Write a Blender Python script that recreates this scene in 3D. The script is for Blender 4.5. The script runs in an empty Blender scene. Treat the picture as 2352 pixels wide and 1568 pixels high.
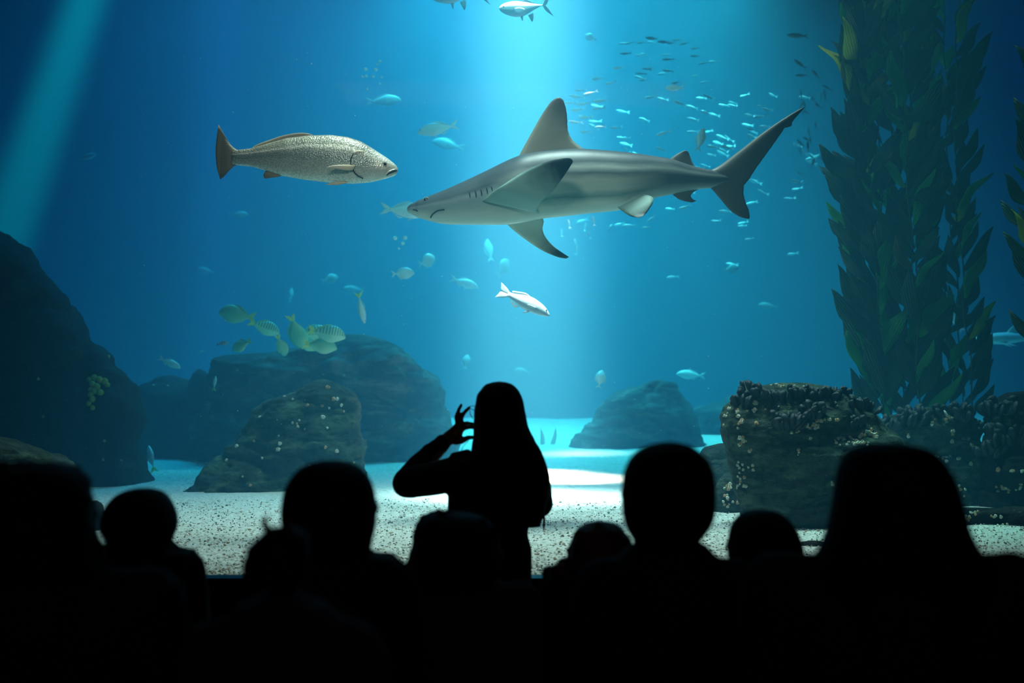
import bpy, bmesh, math, random
import numpy as np
from mathutils import Vector, noise, Matrix, Euler
random.seed(7)
R = math.radians
SC = bpy.context.scene
COL = SC.collection

# ------------------------------------------------------------------ camera
CAM = Vector((0, 0, 1.65)); F = 3267.0; PITCH = math.atan(96 / F)
cd = bpy.data.cameras.new('camera'); cd.sensor_width = 36; cd.lens = F / 2352 * 36
cd.clip_end = 200
cd.dof.use_dof = True; cd.dof.focus_distance = 8.0; cd.dof.aperture_fstop = 2.6
cam = bpy.data.objects.new('camera', cd); COL.objects.link(cam)
cam.location = CAM; cam.rotation_euler = (R(90) + PITCH, 0, 0)
SC.camera = cam

# ------------------------------------------------------------------ world, exposure
w = bpy.data.worlds.new('world'); SC.world = w; w.use_nodes = True
w.node_tree.nodes['Background'].inputs[0].default_value = (0.0006, 0.0008, 0.001, 1)
vs = SC.view_settings
SC.display_settings.display_device = 'sRGB'
vs.view_transform = 'Standard'; vs.look = 'None'; vs.gamma = 1; vs.use_curve_mapping = False
vs.exposure = 0.0
cy = SC.cycles
cy.max_bounces = 6; cy.diffuse_bounces = 2; cy.glossy_bounces = 2; cy.transmission_bounces = 2
cy.volume_bounces = 0; cy.transparent_max_bounces = 12
cy.caustics_reflective = False; cy.caustics_refractive = False
cy.sample_clamp_indirect = 4.0
cy.use_denoising = True

# ------------------------------------------------------------------ lamps over the tank, plus added lights
def spot(name, loc, target, energy, color, angle, blend=1.0, size=0.1):
    l = bpy.data.lights.new(name, 'SPOT'); l.energy = energy; l.color = color
    l.spot_size = R(angle); l.spot_blend = blend; l.shadow_soft_size = size
    o = bpy.data.objects.new(name, l); COL.objects.link(o); o.location = loc
    d = Vector(target) - Vector(loc); o.rotation_euler = d.to_track_quat('-Z', 'Y').to_euler()
    return o
def area(name, loc, sx, sy, energy, color, target=None, spread=180):
    l = bpy.data.lights.new(name, 'AREA'); l.shape = 'RECTANGLE'; l.size = sx; l.size_y = sy
    l.energy = energy; l.color = color; l.spread = R(spread)
    o = bpy.data.objects.new(name, l); COL.objects.link(o); o.location = loc
    if target is not None:
        d = Vector(target) - Vector(loc); o.rotation_euler = d.to_track_quat('-Z', 'Y').to_euler()
    return o
# narrow beam, wide key, floods and added fills, coloured side beams
spot('beam_lamp', (0.15, 11.8, 15.0), (0.12, 11.8, 0.9), 1150000, (1, .38, .26), 6.4, 1.0, .3)
spot('beam_lamp', (0.62, 14.5, 15.0), (0.66, 14.5, 0.9), 90000, (1, .6, .5), 4.5, 1.0, .3)
spot('added_white_beam', (0.12, 9.9, 14.0), (0.08, 9.8, 0.9), 85000, (1, .85, .8), 9.5, 1.0, .2)  # added white spot, brightens the fish and sand around the beam
spot('key_lamp', (0.2, 8.6, 10.5), (0.05, 8.5, 0.9), 13000, (.74, .72, .64), 43, 1.0, 1.3)
spot('added_hall_fill', (-0.5, 4.3, 4.1), (-0.1, 8.4, 2.6), 230, (1, .86, .70), 52, 1.0, .25)  # added unseen source, front-lights the shark and silver fish through the pane
spot('added_front_fill', (-1.2, 5.95, 6.6), (-0.3, 8.0, 2.2), 350, (.95, .8, .68), 50, 1.0, .3)  # added source near the glass, lifts the near flanks of both big fish
spot('flood_lamp', (0.8, 16.5, 11.5), (0.5, 15.8, 0.9), 2100, (0, .76, .8), 48, 1.0, 1.5)
area('surface_glow_lamp', (0.8, 17.3, 7.1), 4.6, 2.4, 800, (.25, 1, .88), None, 110)
spot('teal_beam_lamp', (-2.17, 12.2, 9.5), (-5.0, 12.2, 1.0), 80000, (0, 1, .68), 4.6, .4, .12)
spot('violet_beam_lamp', (-2.95, 15.0, 11.0), (-3.15, 15.0, 2.5), 60000, (.5, .30, 1.0), 4, 1.0, .3)
spot('added_midwater_fill', (0, 7.2, 7.2), (-0.4, 14.2, 2.6), 900, (.5, .95, .7), 48, 1.0, .3)  # added fill aimed backwards to brighten the mid-distance fish
spot('added_reef_fill', (2.75, 8.7, 9.0), (2.35, 7.9, 1.0), 2200, (.35, 1, .8), 20, 1.0, .3)  # added fill above the mussel boulder to light its top greenish
spot('added_blue_flood', (-1.7, 17.6, 12.5), (-1.9, 17.2, 0.9), 10500, (0, .52, .93), 90, 1.0, 1.5)  # added flood that makes the far water glow blue
spot('added_blue_flood', (7.5, 17.6, 12.5), (7.2, 17.2, 0.9), 3200, (0, .22, 1), 60, 1.0, 1.5)  # second added flood, lifts the dark water at far right
area('hall_dim_lamp', (0, -1.5, 4.2), 3, 1, 5, (1, .7, .6))

# ------------------------------------------------------------------ helpers
def P(px, py, d):
    rt = Vector((1, 0, 0)); fw = Vector((0, math.cos(PITCH), math.sin(PITCH))); up = Vector((0, -math.sin(PITCH), math.cos(PITCH)))
    v = fw * F + rt * (px - 1176) + up * (784 - py)
    return CAM + v * (d / v.y)
def tag(o, label=None, cat=None, group=None, kind=None):
    if label: o['label'] = label
    if cat: o['category'] = cat
    if group: o['group'] = group
    if kind: o['kind'] = kind
    return o
def empty(name, loc=(0, 0, 0), rot=(0, 0, 0), scale=1):
    o = bpy.data.objects.new(name, None); COL.objects.link(o); o.location = loc; o.rotation_euler = rot
    o.scale = (scale,) * 3; o.empty_display_size = .05
    return o
def mesh(name, vf, mats, parent=None, smooth=True, attrs=None):
    V, Fc = vf[0], vf[1]
    me = bpy.data.meshes.new(name); me.from_pydata([tuple(v) for v in V], [], Fc)
    for m in (mats if isinstance(mats, (list, tuple)) else [mats]): me.materials.append(m)
    if smooth: me.polygons.foreach_set('use_smooth', [True] * len(me.polygons))
    if attrs:
        for k, a in attrs.items():
            at = me.attributes.new(k, 'FLOAT', 'POINT'); at.data.foreach_set('value', [float(x) for x in a])
    me.update()
    o = bpy.data.objects.new(name, me); COL.objects.link(o); o.parent = parent
    return o
def copy_tree(o, parent=None):
    c = o.copy(); COL.objects.link(c); c.parent = parent
    for ch in list(o.children): copy_tree(ch, c)
    return c
def joinvf(parts):
    V, Fc = [], []
    for v, f in parts:
        n = len(V); V += [tuple(x) for x in v]; Fc += [tuple(i + n for i in q) for q in f]
    return V, Fc
def loft(rings, cap=True):
    """rings: equal-length closed loops"""
    n = len(rings[0]); V = [tuple(p) for r in rings for p in r]; Fc = []
    for i in range(len(rings) - 1):
        for j in range(n):
            a, b = i * n + j, i * n + (j + 1) % n
            Fc.append((a, b, b + n, a + n))
    if cap:
        for r0, flip in ((0, True), ((len(rings) - 1) * n, False)):
            c = np.mean(np.array(V[r0:r0 + n]), axis=0); V.append(tuple(c)); k = len(V) - 1
            for j in range(n):
                q = (r0 + j, r0 + (j + 1) % n, k)
                Fc.append(q[::-1] if flip else q)
    return V, Fc
def interp(pts, x):
    return float(np.interp(x, [p[0] for p in pts], [p[1] for p in pts]))
def smoothcurve(pts, n):
    """Catmull-Rom through pts, n samples by arc length"""
    A = np.array(pts, float)
    if len(A) < 3:
        t = np.linspace(0, 1, n)[:, None]; return A[0] * (1 - t) + A[-1] * t
    out = []
    Q = np.vstack([2 * A[0] - A[1], A, 2 * A[-1] - A[-2]])
    for i in range(1, len(Q) - 2):
        for t in np.linspace(0, 1, 8, endpoint=False):
            a, b, c, d = Q[i - 1], Q[i], Q[i + 1], Q[i + 2]
            out.append(.5 * (2 * b + (c - a) * t + (2 * a - 5 * b + 4 * c - d) * t * t + (3 * b - a - 3 * c + d) * t ** 3))
    out.append(A[-1]); out = np.array(out)
    s = np.r_[0, np.cumsum(np.linalg.norm(np.diff(out, axis=0), axis=1))]
    u = np.linspace(0, s[-1], n)
    return np.stack([np.interp(u, s, out[:, k]) for k in range(out.shape[1])], 1)
def tube(pts, rad, n=8):
    pts = [Vector(p) for p in pts]; rings = []
    for i, p in enumerate(pts):
        t = (pts[min(i + 1, len(pts) - 1)] - pts[max(i - 1, 0)]).normalized()
        a = t.cross(Vector((0, 1, 0.01))).normalized(); b = t.cross(a)
        r = rad[i] if hasattr(rad, '__len__') else rad
        rings.append([p + a * (r * math.cos(k * 2 * math.pi / n)) + b * (r * math.sin(k * 2 * math.pi / n)) for k in range(n)])
    return loft(rings)
def ellipsoid(c, r, nu=12, nv=8, rot=None):
    rings = []
    for i in range(1, nv):
        th = math.pi * i / nv
        rings.append([(r[0] * math.sin(th) * math.cos(2 * math.pi * j / nu), r[1] * math.sin(th) * math.sin(2 * math.pi * j / nu), -r[2] * math.cos(th)) for j in range(nu)])
    V, Fc = loft(rings, cap=False)
    V.append((0, 0, -r[2])); V.append((0, 0, r[2])); b, t = len(V) - 2, len(V) - 1; L = (nv - 2) * nu
    for j in range(nu):
        Fc.append((b, (j + 1) % nu, j)); Fc.append((t, L + j, L + (j + 1) % nu))
    out = []
    for v in V:
        v = Vector(v)
        if rot is not None: v = rot @ v
        out.append(tuple(v + Vector(c)))
    return out, Fc
def box(x0, x1, y0, y1, z0, z1):
    V = [(x, y, z) for z in (z0, z1) for x, y in ((x0, y0), (x1, y0), (x1, y1), (x0, y1))]
    return V, [(3, 2, 1, 0), (4, 5, 6, 7), (0, 1, 5, 4), (1, 2, 6, 5), (2, 3, 7, 6), (3, 0, 4, 7)]

# ------------------------------------------------------------------ material helper
class NT:
    def __init__(s, name):
        s.m = bpy.data.materials.new(name); s.m.use_nodes = True; s.t = s.m.node_tree; s.t.nodes.clear()
        s.out = s.n('ShaderNodeOutputMaterial')
    def n(s, ty, **kw):
        nd = s.t.nodes.new(ty)
        for k, v in kw.items():
            if k.startswith('i_'):
                key = k[2:]; key = int(key) if key.isdigit() else key.replace('_', ' ')
                nd.inputs[key].default_value = v
            else: setattr(nd, k, v)
        return nd
    def l(s, a, b): s.t.links.new(a, b)
    def ramp(s, fac, stops, interp='LINEAR'):
        r = s.n('ShaderNodeValToRGB'); r.color_ramp.interpolation = interp
        e = r.color_ramp.elements
        while len(e) < len(stops): e.new(.5)
        for k, (p, c) in enumerate(stops): e[k].position = p; e[k].color = tuple(c) + (1,) if len(c) == 3 else c
        s.l(fac, r.inputs[0]); return r
    def mix(s, fac, a, b, mode='MIX'):
        m = s.n('ShaderNodeMix', data_type='RGBA', blend_type=mode)
        for sock, v in ((m.inputs[0], fac), (m.inputs[6], a), (m.inputs[7], b)):
            if hasattr(v, 'node'): s.l(v, sock)
            else: sock.default_value = v if not isinstance(v, tuple) or len(v) == 4 else v + (1,)
        return m.outputs[2]
    def math(s, op, a, b=None, c=None):
        m = s.n('ShaderNodeMath', operation=op)
        for i, v in enumerate((a, b, c)):
            if v is None: continue
            if hasattr(v, 'node'): s.l(v, m.inputs[i])
            else: m.inputs[i].default_value = v
        return m.outputs[0]
    def noise(s, scale, detail=4, rough=.5, vec=None, dist=0):
        x = s.n('ShaderNodeTexNoise'); x.inputs['Scale'].default_value = scale; x.inputs['Detail'].default_value = detail
        x.inputs['Roughness'].default_value = rough; x.inputs['Distortion'].default_value = dist
        if vec is not None: s.l(vec, x.inputs['Vector'])
        return x.outputs['Fac']
    def coord(s, which='Object', scale=None):
        c = s.n('ShaderNodeTexCoord').outputs[which]
        if scale:
            mp = s.n('ShaderNodeMapping'); mp.inputs['Scale'].default_value = scale; s.l(c, mp.inputs[0]); c = mp.outputs[0]
        return c
    def attr(s, name): return s.n('ShaderNodeAttribute', attribute_name=name).outputs['Fac']
    def bump(s, h, strength=.4, dist=.02):
        b = s.n('ShaderNodeBump'); b.inputs['Strength'].default_value = strength; b.inputs['Distance'].default_value = dist
        s.l(h, b.inputs['Height']); return b.outputs[0]
    def pbr(s, color, rough=.6, normal=None, spec=.4, **kw):
        p = s.n('ShaderNodeBsdfPrincipled')
        if hasattr(color, 'node'): s.l(color, p.inputs['Base Color'])
        else: p.inputs['Base Color'].default_value = tuple(color) + (1,)
        if hasattr(rough, 'node'): s.l(rough, p.inputs['Roughness'])
        else: p.inputs['Roughness'].default_value = rough
        p.inputs['Specular IOR Level'].default_value = spec
        for k, v in kw.items(): p.inputs[k.replace('_', ' ')].default_value = v
        if normal is not None: s.l(normal, p.inputs['Normal'])
        s.l(p.outputs[0], s.out.inputs[0]); return s.m
def simple(name, color, rough=.7, var=.25, scale=12, bump=.2, spec=.3, **kw):
    t = NT(name); nz = t.noise(scale, 5)
    c = t.mix(nz, tuple(x * (1 - var) for x in color), tuple(min(1, x * (1 + var)) for x in color))
    return t.pbr(c, rough, t.bump(nz, bump, .01), spec, **kw)

# ------------------------------------------------------------------ water, glass, room and tank shell
GY = 5.6            # inner face of the acrylic
ZS = 0.88           # sand level
ZW = 6.78           # water level
XT = 11.0; YB = 20.5
t = NT('sea_water')
sc = t.n('ShaderNodeVolumeScatter'); ab = t.n('ShaderNodeVolumeAbsorption'); ad = t.n('ShaderNodeAddShader')
SIG_S = (.0065, .038, .064); SIG_A = (.14, .042, .014)
ms = max(SIG_S); sc.inputs['Color'].default_value = tuple(x / ms for x in SIG_S) + (1,); sc.inputs['Density'].default_value = ms
sc.inputs['Anisotropy'].default_value = 0.0
DA = .30; ab.inputs['Color'].default_value = tuple(1 - x / DA for x in SIG_A) + (1,); ab.inputs['Density'].default_value = DA
t.l(sc.outputs[0], ad.inputs[0]); t.l(ab.outputs[0], ad.inputs[1]); t.l(ad.outputs[0], t.out.inputs['Volume'])
WATER = t.m
for k, v in (('homogeneous_volume', True), ('volume_sampling', 'MULTIPLE_IMPORTANCE')):
    try: setattr(WATER.cycles, k, v)
    except Exception: pass
mesh('water', box(-XT + .002, XT - .002, GY + .005, YB - .002, ZS - .3, ZW - .03), WATER, smooth=False)['kind'] = 'structure'

# water surface, rippled, seen from below
t = NT('water_surface')
lw = t.n('ShaderNodeLayerWeight'); lw.inputs['Blend'].default_value = .35
tr = t.n('ShaderNodeBsdfTransparent'); gl = t.n('ShaderNodeBsdfGlossy'); gl.inputs['Roughness'].default_value = .08
gl.inputs['Color'].default_value = (.9, .95, 1, 1)
fac = t.ramp(lw.outputs['Facing'], [(.55, (0.03,) * 3), (.85, (.9,) * 3)])
mx = t.n('ShaderNodeMixShader'); t.l(fac.outputs[0], mx.inputs[0]); t.l(tr.outputs[0], mx.inputs[1]); t.l(gl.outputs[0], mx.inputs[2])
t.l(mx.outputs[0], t.out.inputs[0]); SURF = t.m
nx, ny = 110, 110
V = []; Fc = []
for j in range(ny):
    for i in range(nx):
        x = -XT + 2 * XT * i / (nx - 1); y = GY + (YB - GY) * j / (ny - 1)
        V.append((x, y, ZW + .05 * noise.fractal((x * 1.3, y * 1.8, 3), .8, 2, 4)))
for j in range(ny - 1):
    for i in range(nx - 1):
        a = j * nx + i; Fc.append((a, a + 1, a + nx + 1, a + nx))
mesh('water_surface', (V, Fc), SURF)['kind'] = 'structure'

WALLM = simple('tank_wall_render', (.02, .07, .11), .9, .2, 1.5)
DARK = simple('dark_hall_paint', (.006, .007, .008), .85, .2, 6)
FLOORM = simple('dark_carpet', (.006, .006, .008), .95, .3, 60)
FRAMEM = simple('black_window_frame', (.004, .005, .006), .45, .2, 20)
def struct(name, vf, m):
    o = mesh(name, vf, m, smooth=False); o['kind'] = 'structure'; return o
struct('wall_tank_left', box(-XT - .3, -XT, GY, YB + .3, 0, 9), WALLM)
struct('wall_tank_right', box(XT, XT + .3, GY, YB + .3, 0, 9), WALLM)
struct('wall_tank_back', box(-XT, XT, YB, YB + .3, 0, 9), WALLM)
WX = 5.2; WT = 4.1
struct('floor', box(-6, 6, -4, 5.4, -.2, 0), FLOORM)
struct('ceiling', box(-6, 6, -4, 5.4, 4.3, 4.5), DARK)
struct('wall_left', box(-6.2, -6, -4, 5.4, 0, 4.5), DARK)
struct('wall_right', box(6, 6.2, -4, 5.4, 0, 4.5), DARK)
struct('wall_back', box(-6, 6, -4.2, -4, 0, 4.5), DARK)
struct('wall_front', joinvf([box(-XT - .3, XT + .3, 5.4, GY, 0, .84), box(-XT - .3, XT + .3, 5.4, GY, WT, 9),
    box(-XT - .3, -WX, 5.4, GY, .84, WT), box(WX, XT + .3, 5.4, GY, .84, WT)]), DARK)
t = NT('clear_acrylic')
tr = t.n('ShaderNodeBsdfTransparent'); tr.inputs[0].default_value = (.985, .995, 1, 1)
gl = t.n('ShaderNodeBsdfGlossy'); gl.inputs['Roughness'].default_value = .02
fr = t.n('ShaderNodeFresnel'); fr.inputs[0].default_value = 1.2
mx = t.n('ShaderNodeMixShader'); t.l(fr.outputs[0], mx.inputs[0]); t.l(tr.outputs[0], mx.inputs[1]); t.l(gl.outputs[0], mx.inputs[2])
t.l(mx.outputs[0], t.out.inputs[0])
wroot = empty('window_1', (0, 5.5, .84)); wroot['kind'] = 'structure'
mesh('pane', box(-WX, WX, 5.47 - 5.5, 5.53 - 5.5, 0, WT - .84), t.m, wroot, smooth=False)
mesh('frame', joinvf([box(-WX, WX, -.13, -.031, -.0, .078), box(-WX, WX, -.13, -.031, WT - .84 - .06, WT - .84),
    box(-WX, -WX + .06, -.13, -.031, .045, WT - .9), box(WX - .06, WX, -.13, -.031, .045, WT - .9)]), FRAMEM, wroot, smooth=False)

# ------------------------------------------------------------------ sand bed
def sandz(x, y):
    z = ZS + .035 * noise.noise((x * .5, y * .5, 1)) + .012 * noise.noise((x * 2.2, y * 2.6, 5))
    z += .05 * max(0, (x - 3)) * .5
    if y > 13: z += .035 * (y - 13)
    return z + .004 * noise.noise((x * 9, y * 9, 2))
t = NT('shell_sand')
co = t.coord('Object'); vo = t.n('ShaderNodeTexVoronoi'); vo.inputs['Scale'].default_value = 70; t.l(co, vo.inputs[0])
vo2 = t.n('ShaderNodeTexVoronoi'); vo2.inputs['Scale'].default_value = 38; t.l(co, vo2.inputs[0])
speck = t.ramp(vo.outputs['Color'], [(0, (.16, .15, .13)), (.16, (.66, .63, .58)), (.6, (.84, .82, .77)), (1, (.92, .91, .88))])
dk = t.ramp(t.noise(26, 4, .7, co), [(.36, (.22, .2, .18)), (.5, (1, 1, 1))])
c = t.mix(.75, speck.outputs[0], dk.outputs[0], 'MULTIPLY')
c = t.mix(t.noise(.9, 3, .5, co), c, (.62, .60, .56), 'MIX')
h = t.math('ADD', vo.outputs['Distance'], t.math('MULTIPLY', vo2.outputs['Distance'], 1.4))
SAND = t.pbr(c, .9, t.bump(h, .9, .012), .2)
nx, ny = 260, 260
V = []
for j in range(ny):
    y = GY + .006 + (YB - GY - .01) * (j / (ny - 1)) ** 1.9
    for i in range(nx):
        u = 2 * i / (nx - 1) - 1; x = XT * (.45 * u + .55 * u ** 3)
        V.append((x, y, sandz(x, y)))
Fc = [(j * nx + i, j * nx + i + 1, (j + 1) * nx + i + 1, (j + 1) * nx + i) for j in range(ny - 1) for i in range(nx - 1)]
mesh('floor_tank_sand', (V, Fc), SAND)['kind'] = 'structure'
# coarse grains lying on the sand near the glass: nobody could count them
cols = [simple('grain_pale', (.62, .60, .54), .8), simple('grain_dark', (.10, .11, .10), .8), simple('grain_tan', (.34, .24, .17), .8)]
rnd = random.Random(3)
GV, GF, GM = [], [], []
for k in range(24000):
    y = GY + .03 + (rnd.random() ** 1.9) * 3.8; x = rnd.uniform(-1, 1) * (.42 * y + .1)
    r = rnd.uniform(.003, .0085) * (1 + .5 * (rnd.random() < .1)); z = sandz(x, y) + r * .35; a = rnd.uniform(0, 3.14)
    n0 = len(GV); ca, sa = math.cos(a), math.sin(a); e = rnd.uniform(.6, 1.1)
    for dx, dy, dz in ((1, 0, 0), (-.3, .8, .1), (-.9, -.2, -.1), (.2, -.9, .05), (.1, 0, .65), (0, 0, -.6)):
        GV.append((x + r * (dx * ca - dy * e * sa), y + r * (dx * sa + dy * e * ca), z + r * dz))
    for q in ((0, 1, 4), (1, 2, 4), (2, 3, 4), (3, 0, 4), (1, 0, 5), (2, 1, 5), (3, 2, 5), (0, 3, 5)):
        GF.append(tuple(n0 + i for i in q)); 
    GM += [rnd.choices((0, 1, 2), (6, 2, 2))[0]] * 8
g = mesh('gravel', (GV, GF), cols, smooth=False); g.data.polygons.foreach_set('material_index', GM)
tag(g, 'coarse pale and dark shell grit strewn over the sand along the window', 'gravel', kind='stuff')

# ------------------------------------------------------------------ rocks
def rockmat(name, base, dark, green, scale=1.0):
    t = NT(name); co = t.coord('Object'); st = t.coord('Object', (1.2, 1.2, 3.5))
    n1 = t.noise(2.2 * scale, 8, .6, st, .8); n2 = t.noise(14 * scale, 6, .6, co); n3 = t.noise(60, 3, .6, co)
    c = t.ramp(n1, [(.32, dark), (.52, base), (.72, green)]).outputs[0]
    c = t.mix(t.ramp(n2, [(.4, (.3,) * 3), (.65, (1.0,) * 3)]).outputs[0], c, c, 'MULTIPLY')
    c2 = t.mix(.8, c, t.ramp(n2, [(.35, (.35,) * 3), (.62, (1.15,) * 3)]).outputs[0], 'MULTIPLY')
    sp = t.ramp(t.noise(34, 3, .7, co), [(.66, (0,) * 3), (.74, (1,) * 3)])
    c3 = t.mix(t.math('MULTIPLY', sp.outputs[0], .45), c2, (.32, .38, .28))
    h = t.math('ADD', t.math('MULTIPLY', n1, .7), t.math('ADD', t.math('MULTIPLY', n2, .5), t.math('MULTIPLY', n3, .15)))
    return t.pbr(c3, .88, t.bump(h, .7, .09), .25)
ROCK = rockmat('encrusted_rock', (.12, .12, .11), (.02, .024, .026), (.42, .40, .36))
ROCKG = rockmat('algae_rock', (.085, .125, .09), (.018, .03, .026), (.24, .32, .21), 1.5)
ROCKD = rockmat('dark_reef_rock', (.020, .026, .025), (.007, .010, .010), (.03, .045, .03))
def rock(name, label, d, levels, depth=.8, mat=ROCK, amp=.05, seed=0, nl=64, nr=96, flat=2.4, yoff=0, lumps=1.6, cat='rock'):
    """levels: (py, x left, x right) of the outline in the plane y=d"""
    L = sorted(levels); base = P((L[-1][1] + L[-1][2]) / 2, L[-1][0], d)
    pys = np.linspace(L[0][0], L[-1][0], nl); S = (L[-1][2] - L[-1][1]) / F * d
    lx = smoothcurve([(a, b) for a, b, c in L], 200); rx = smoothcurve([(a, c) for a, b, c in L], 200)
    wmax = max(c - b for a, b, c in L) / F * d / 2
    rings = []
    for i, py in enumerate(pys):
        xl = np.interp(py, lx[:, 0], lx[:, 1]); xr = np.interp(py, rx[:, 0], rx[:, 1])
        A = P(xl, py, d); B = P(xr, py, d); c = (A + B) / 2; a = max((B - A).length / 2, .01)
        b = depth * wmax * (a / wmax) ** .7
        ring = []
        for k in range(nr):
            th = 2 * math.pi * k / nr; ct, st = math.cos(th), math.sin(th)
            x = a * math.copysign(abs(ct) ** (2 / flat), ct); y = b * math.copysign(abs(st) ** (2 / flat), st)
            p = Vector((c.x + x, d + yoff + y, c.z))
            q = p * lumps + Vector((seed * 7.3, seed * 3.1, seed))
            q2 = Vector((q.x, q.y, q.z * 2.2))
            tz = p.z * 1.0 + p.x * .28 + .18 * noise.noise(q * .6)
            led = abs(math.sin(tz * 5.2 + seed)) ** .6 - .6
            crk = -max(0, .12 - abs(noise.noise(q * .9 + Vector((9, 4, 2))))) * 5
            dr = amp * .9 * led + amp * crk + noise.fractal(q2 * 1.1, .9, 2.1, 5) * amp + amp * .9 * (abs(noise.noise(q2 * .8)) - .25) + amp * .25 * noise.fractal(q2 * 5, .8, 2, 3)
            dirv = Vector((x / max(a, .01), y / max(b, .01), 0)).normalized()
            edge = abs(ct) ** 6   # keep the outline of the lateral edge tidier
            fade = min(1, a / (.3 * wmax))
            ring.append(p + dirv * dr * (1 - .45 * edge) * fade * (.5 + wmax) + Vector((0, 0, dr * .5 * fade)) - base)
        rings.append(ring)
    rings[0] = [(Vector(v) * .6 + sum((Vector(u) for u in rings[0]), Vector()) / nr * .4) + Vector((0, 0, .004)) for v in rings[0]]
    V, Fc = loft(rings[::-1])
    root = mesh(name, (V, Fc), mat); root.location = base
    tag(root, label, cat)
    return root
rocks = {}
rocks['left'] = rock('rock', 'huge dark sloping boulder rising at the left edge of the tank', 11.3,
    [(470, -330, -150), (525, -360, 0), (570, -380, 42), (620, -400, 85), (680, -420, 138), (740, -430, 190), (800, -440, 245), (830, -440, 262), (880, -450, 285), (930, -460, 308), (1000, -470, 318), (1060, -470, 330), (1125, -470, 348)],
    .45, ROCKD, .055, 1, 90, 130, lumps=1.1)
rocks['left_low'] = rock('rock', 'low green mottled rock in front of the huge left boulder', 7.8,
    [(1003, -60, 20), (1015, -100, 60), (1030, -130, 100), (1050, -150, 135), (1075, -160, 160), (1110, -170, 178), (1170, -180, 190), (1235, -190, 200)], .6, ROCKG, .04, 2, 50, 90, lumps=2.4)
rocks['pebble'] = rock('rock', 'small rounded dark rock at the foot of the huge left boulder', 7.4,
    [(1152, 208, 226), (1162, 195, 236), (1185, 188, 240), (1215, 185, 240), (1240, 180, 238)], .8, ROCKD, .02, 3, 20, 32)
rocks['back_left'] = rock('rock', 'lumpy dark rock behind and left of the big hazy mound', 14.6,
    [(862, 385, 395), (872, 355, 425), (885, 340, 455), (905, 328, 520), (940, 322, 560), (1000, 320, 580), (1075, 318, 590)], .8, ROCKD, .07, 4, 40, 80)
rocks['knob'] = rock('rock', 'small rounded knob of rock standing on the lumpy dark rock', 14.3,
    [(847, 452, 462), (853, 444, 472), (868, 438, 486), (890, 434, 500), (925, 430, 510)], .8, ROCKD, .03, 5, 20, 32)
rocks['mound'] = rock('rock', 'big hazy mound in the middle distance with striped strata', 14.2,
    [(768, 790, 850), (778, 770, 885), (795, 700, 905), (805, 620, 918), (815, 560, 930), (825, 510, 942), (850, 490, 972), (880, 480, 1000), (920, 470, 1022), (980, 460, 1040), (1040, 455, 1050), (1072, 450, 1055)],
    .62, ROCK, .075, 6, 80, 150, lumps=1.3)
rocks['mid'] = rock('rock', 'dark boulder speckled with pale barnacles left of the standing woman', 10.5,
    [(872, 730, 752), (880, 700, 778), (892, 680, 795), (910, 650, 812), (935, 615, 825), (970, 575, 831), (1010, 535, 834), (1050, 500, 834), (1090, 465, 834), (1125, 437, 836), (1140, 437, 838)],
    .7, ROCKG, .06, 7, 90, 140, lumps=1.8)
rocks['cone'] = rock('rock', 'pale blue cone shaped rock far back beyond the sand', 15.6,
    [(872, 1500, 1520), (880, 1470, 1545), (895, 1435, 1560), (920, 1400, 1580), (960, 1358, 1598), (1000, 1328, 1612), (1048, 1303, 1625)],
    .7, ROCK, .07, 8, 50, 90)
rocks['grey_upper'] = rock('rock', 'grey creased rock wedged behind the mussel boulder', 9.3,
    [(1018, 1640, 1700), (1028, 1610, 1730), (1045, 1598, 1750), (1075, 1594, 1760), (1110, 1592, 1760), (1150, 1590, 1760)], .6, ROCKG, .05, 9, 40, 70)
rocks['grey_lower'] = rock('rock', 'small tan rock on the sand at the foot of the mussel boulder', 8.7,
    [(1086, 1672, 1730), (1098, 1655, 1745), (1120, 1645, 1755), (1145, 1636, 1760), (1172, 1628, 1765)], .5, ROCKG, .03, 10, 32, 60, lumps=3)
rocks['right'] = rock('rock', 'large overhanging boulder crowned with black mussels', 7.9,
    [(878, 1770, 1850), (884, 1745, 1885), (896, 1722, 1930), (915, 1700, 1965), (935, 1672, 1985), (948, 1661, 2000), (975, 1657, 2030), (1010, 1658, 2060), (1050, 1662, 2080), (1100, 1676, 2090), (1150, 1694, 2085), (1200, 1706, 2075), (1262, 1712, 2060)],
    .52, ROCKG, .045, 11, 100, 160, lumps=2.0)
rocks['right_mid'] = rock('rock', 'dark green boulder right of the overhanging mussel boulder', 8.9,
    [(938, 2120, 2170), (948, 2070, 2200), (965, 2040, 2230), (990, 2020, 2250), (1030, 2005, 2262), (1080, 1995, 2268), (1130, 1990, 2270), (1180, 1990, 2275)], .5, ROCKG, .05, 12, 64, 110, lumps=2)
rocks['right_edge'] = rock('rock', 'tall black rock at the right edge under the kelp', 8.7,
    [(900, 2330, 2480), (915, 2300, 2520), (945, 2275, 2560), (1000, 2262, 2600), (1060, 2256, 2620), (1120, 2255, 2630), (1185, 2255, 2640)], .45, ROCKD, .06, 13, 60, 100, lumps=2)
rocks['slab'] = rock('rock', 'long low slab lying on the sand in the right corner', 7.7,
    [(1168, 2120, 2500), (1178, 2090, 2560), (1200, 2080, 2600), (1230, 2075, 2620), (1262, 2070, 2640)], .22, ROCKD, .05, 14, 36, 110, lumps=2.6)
rocks['low_right'] = rock('rock', 'small flat dark rock between the two seated heads on the right', 6.75,
    [(1243, 1850, 1930), (1255, 1830, 1960), (1280, 1820, 1980), (1315, 1815, 1990)], .5, ROCKD, .03, 15, 24, 50, lumps=3)
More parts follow.
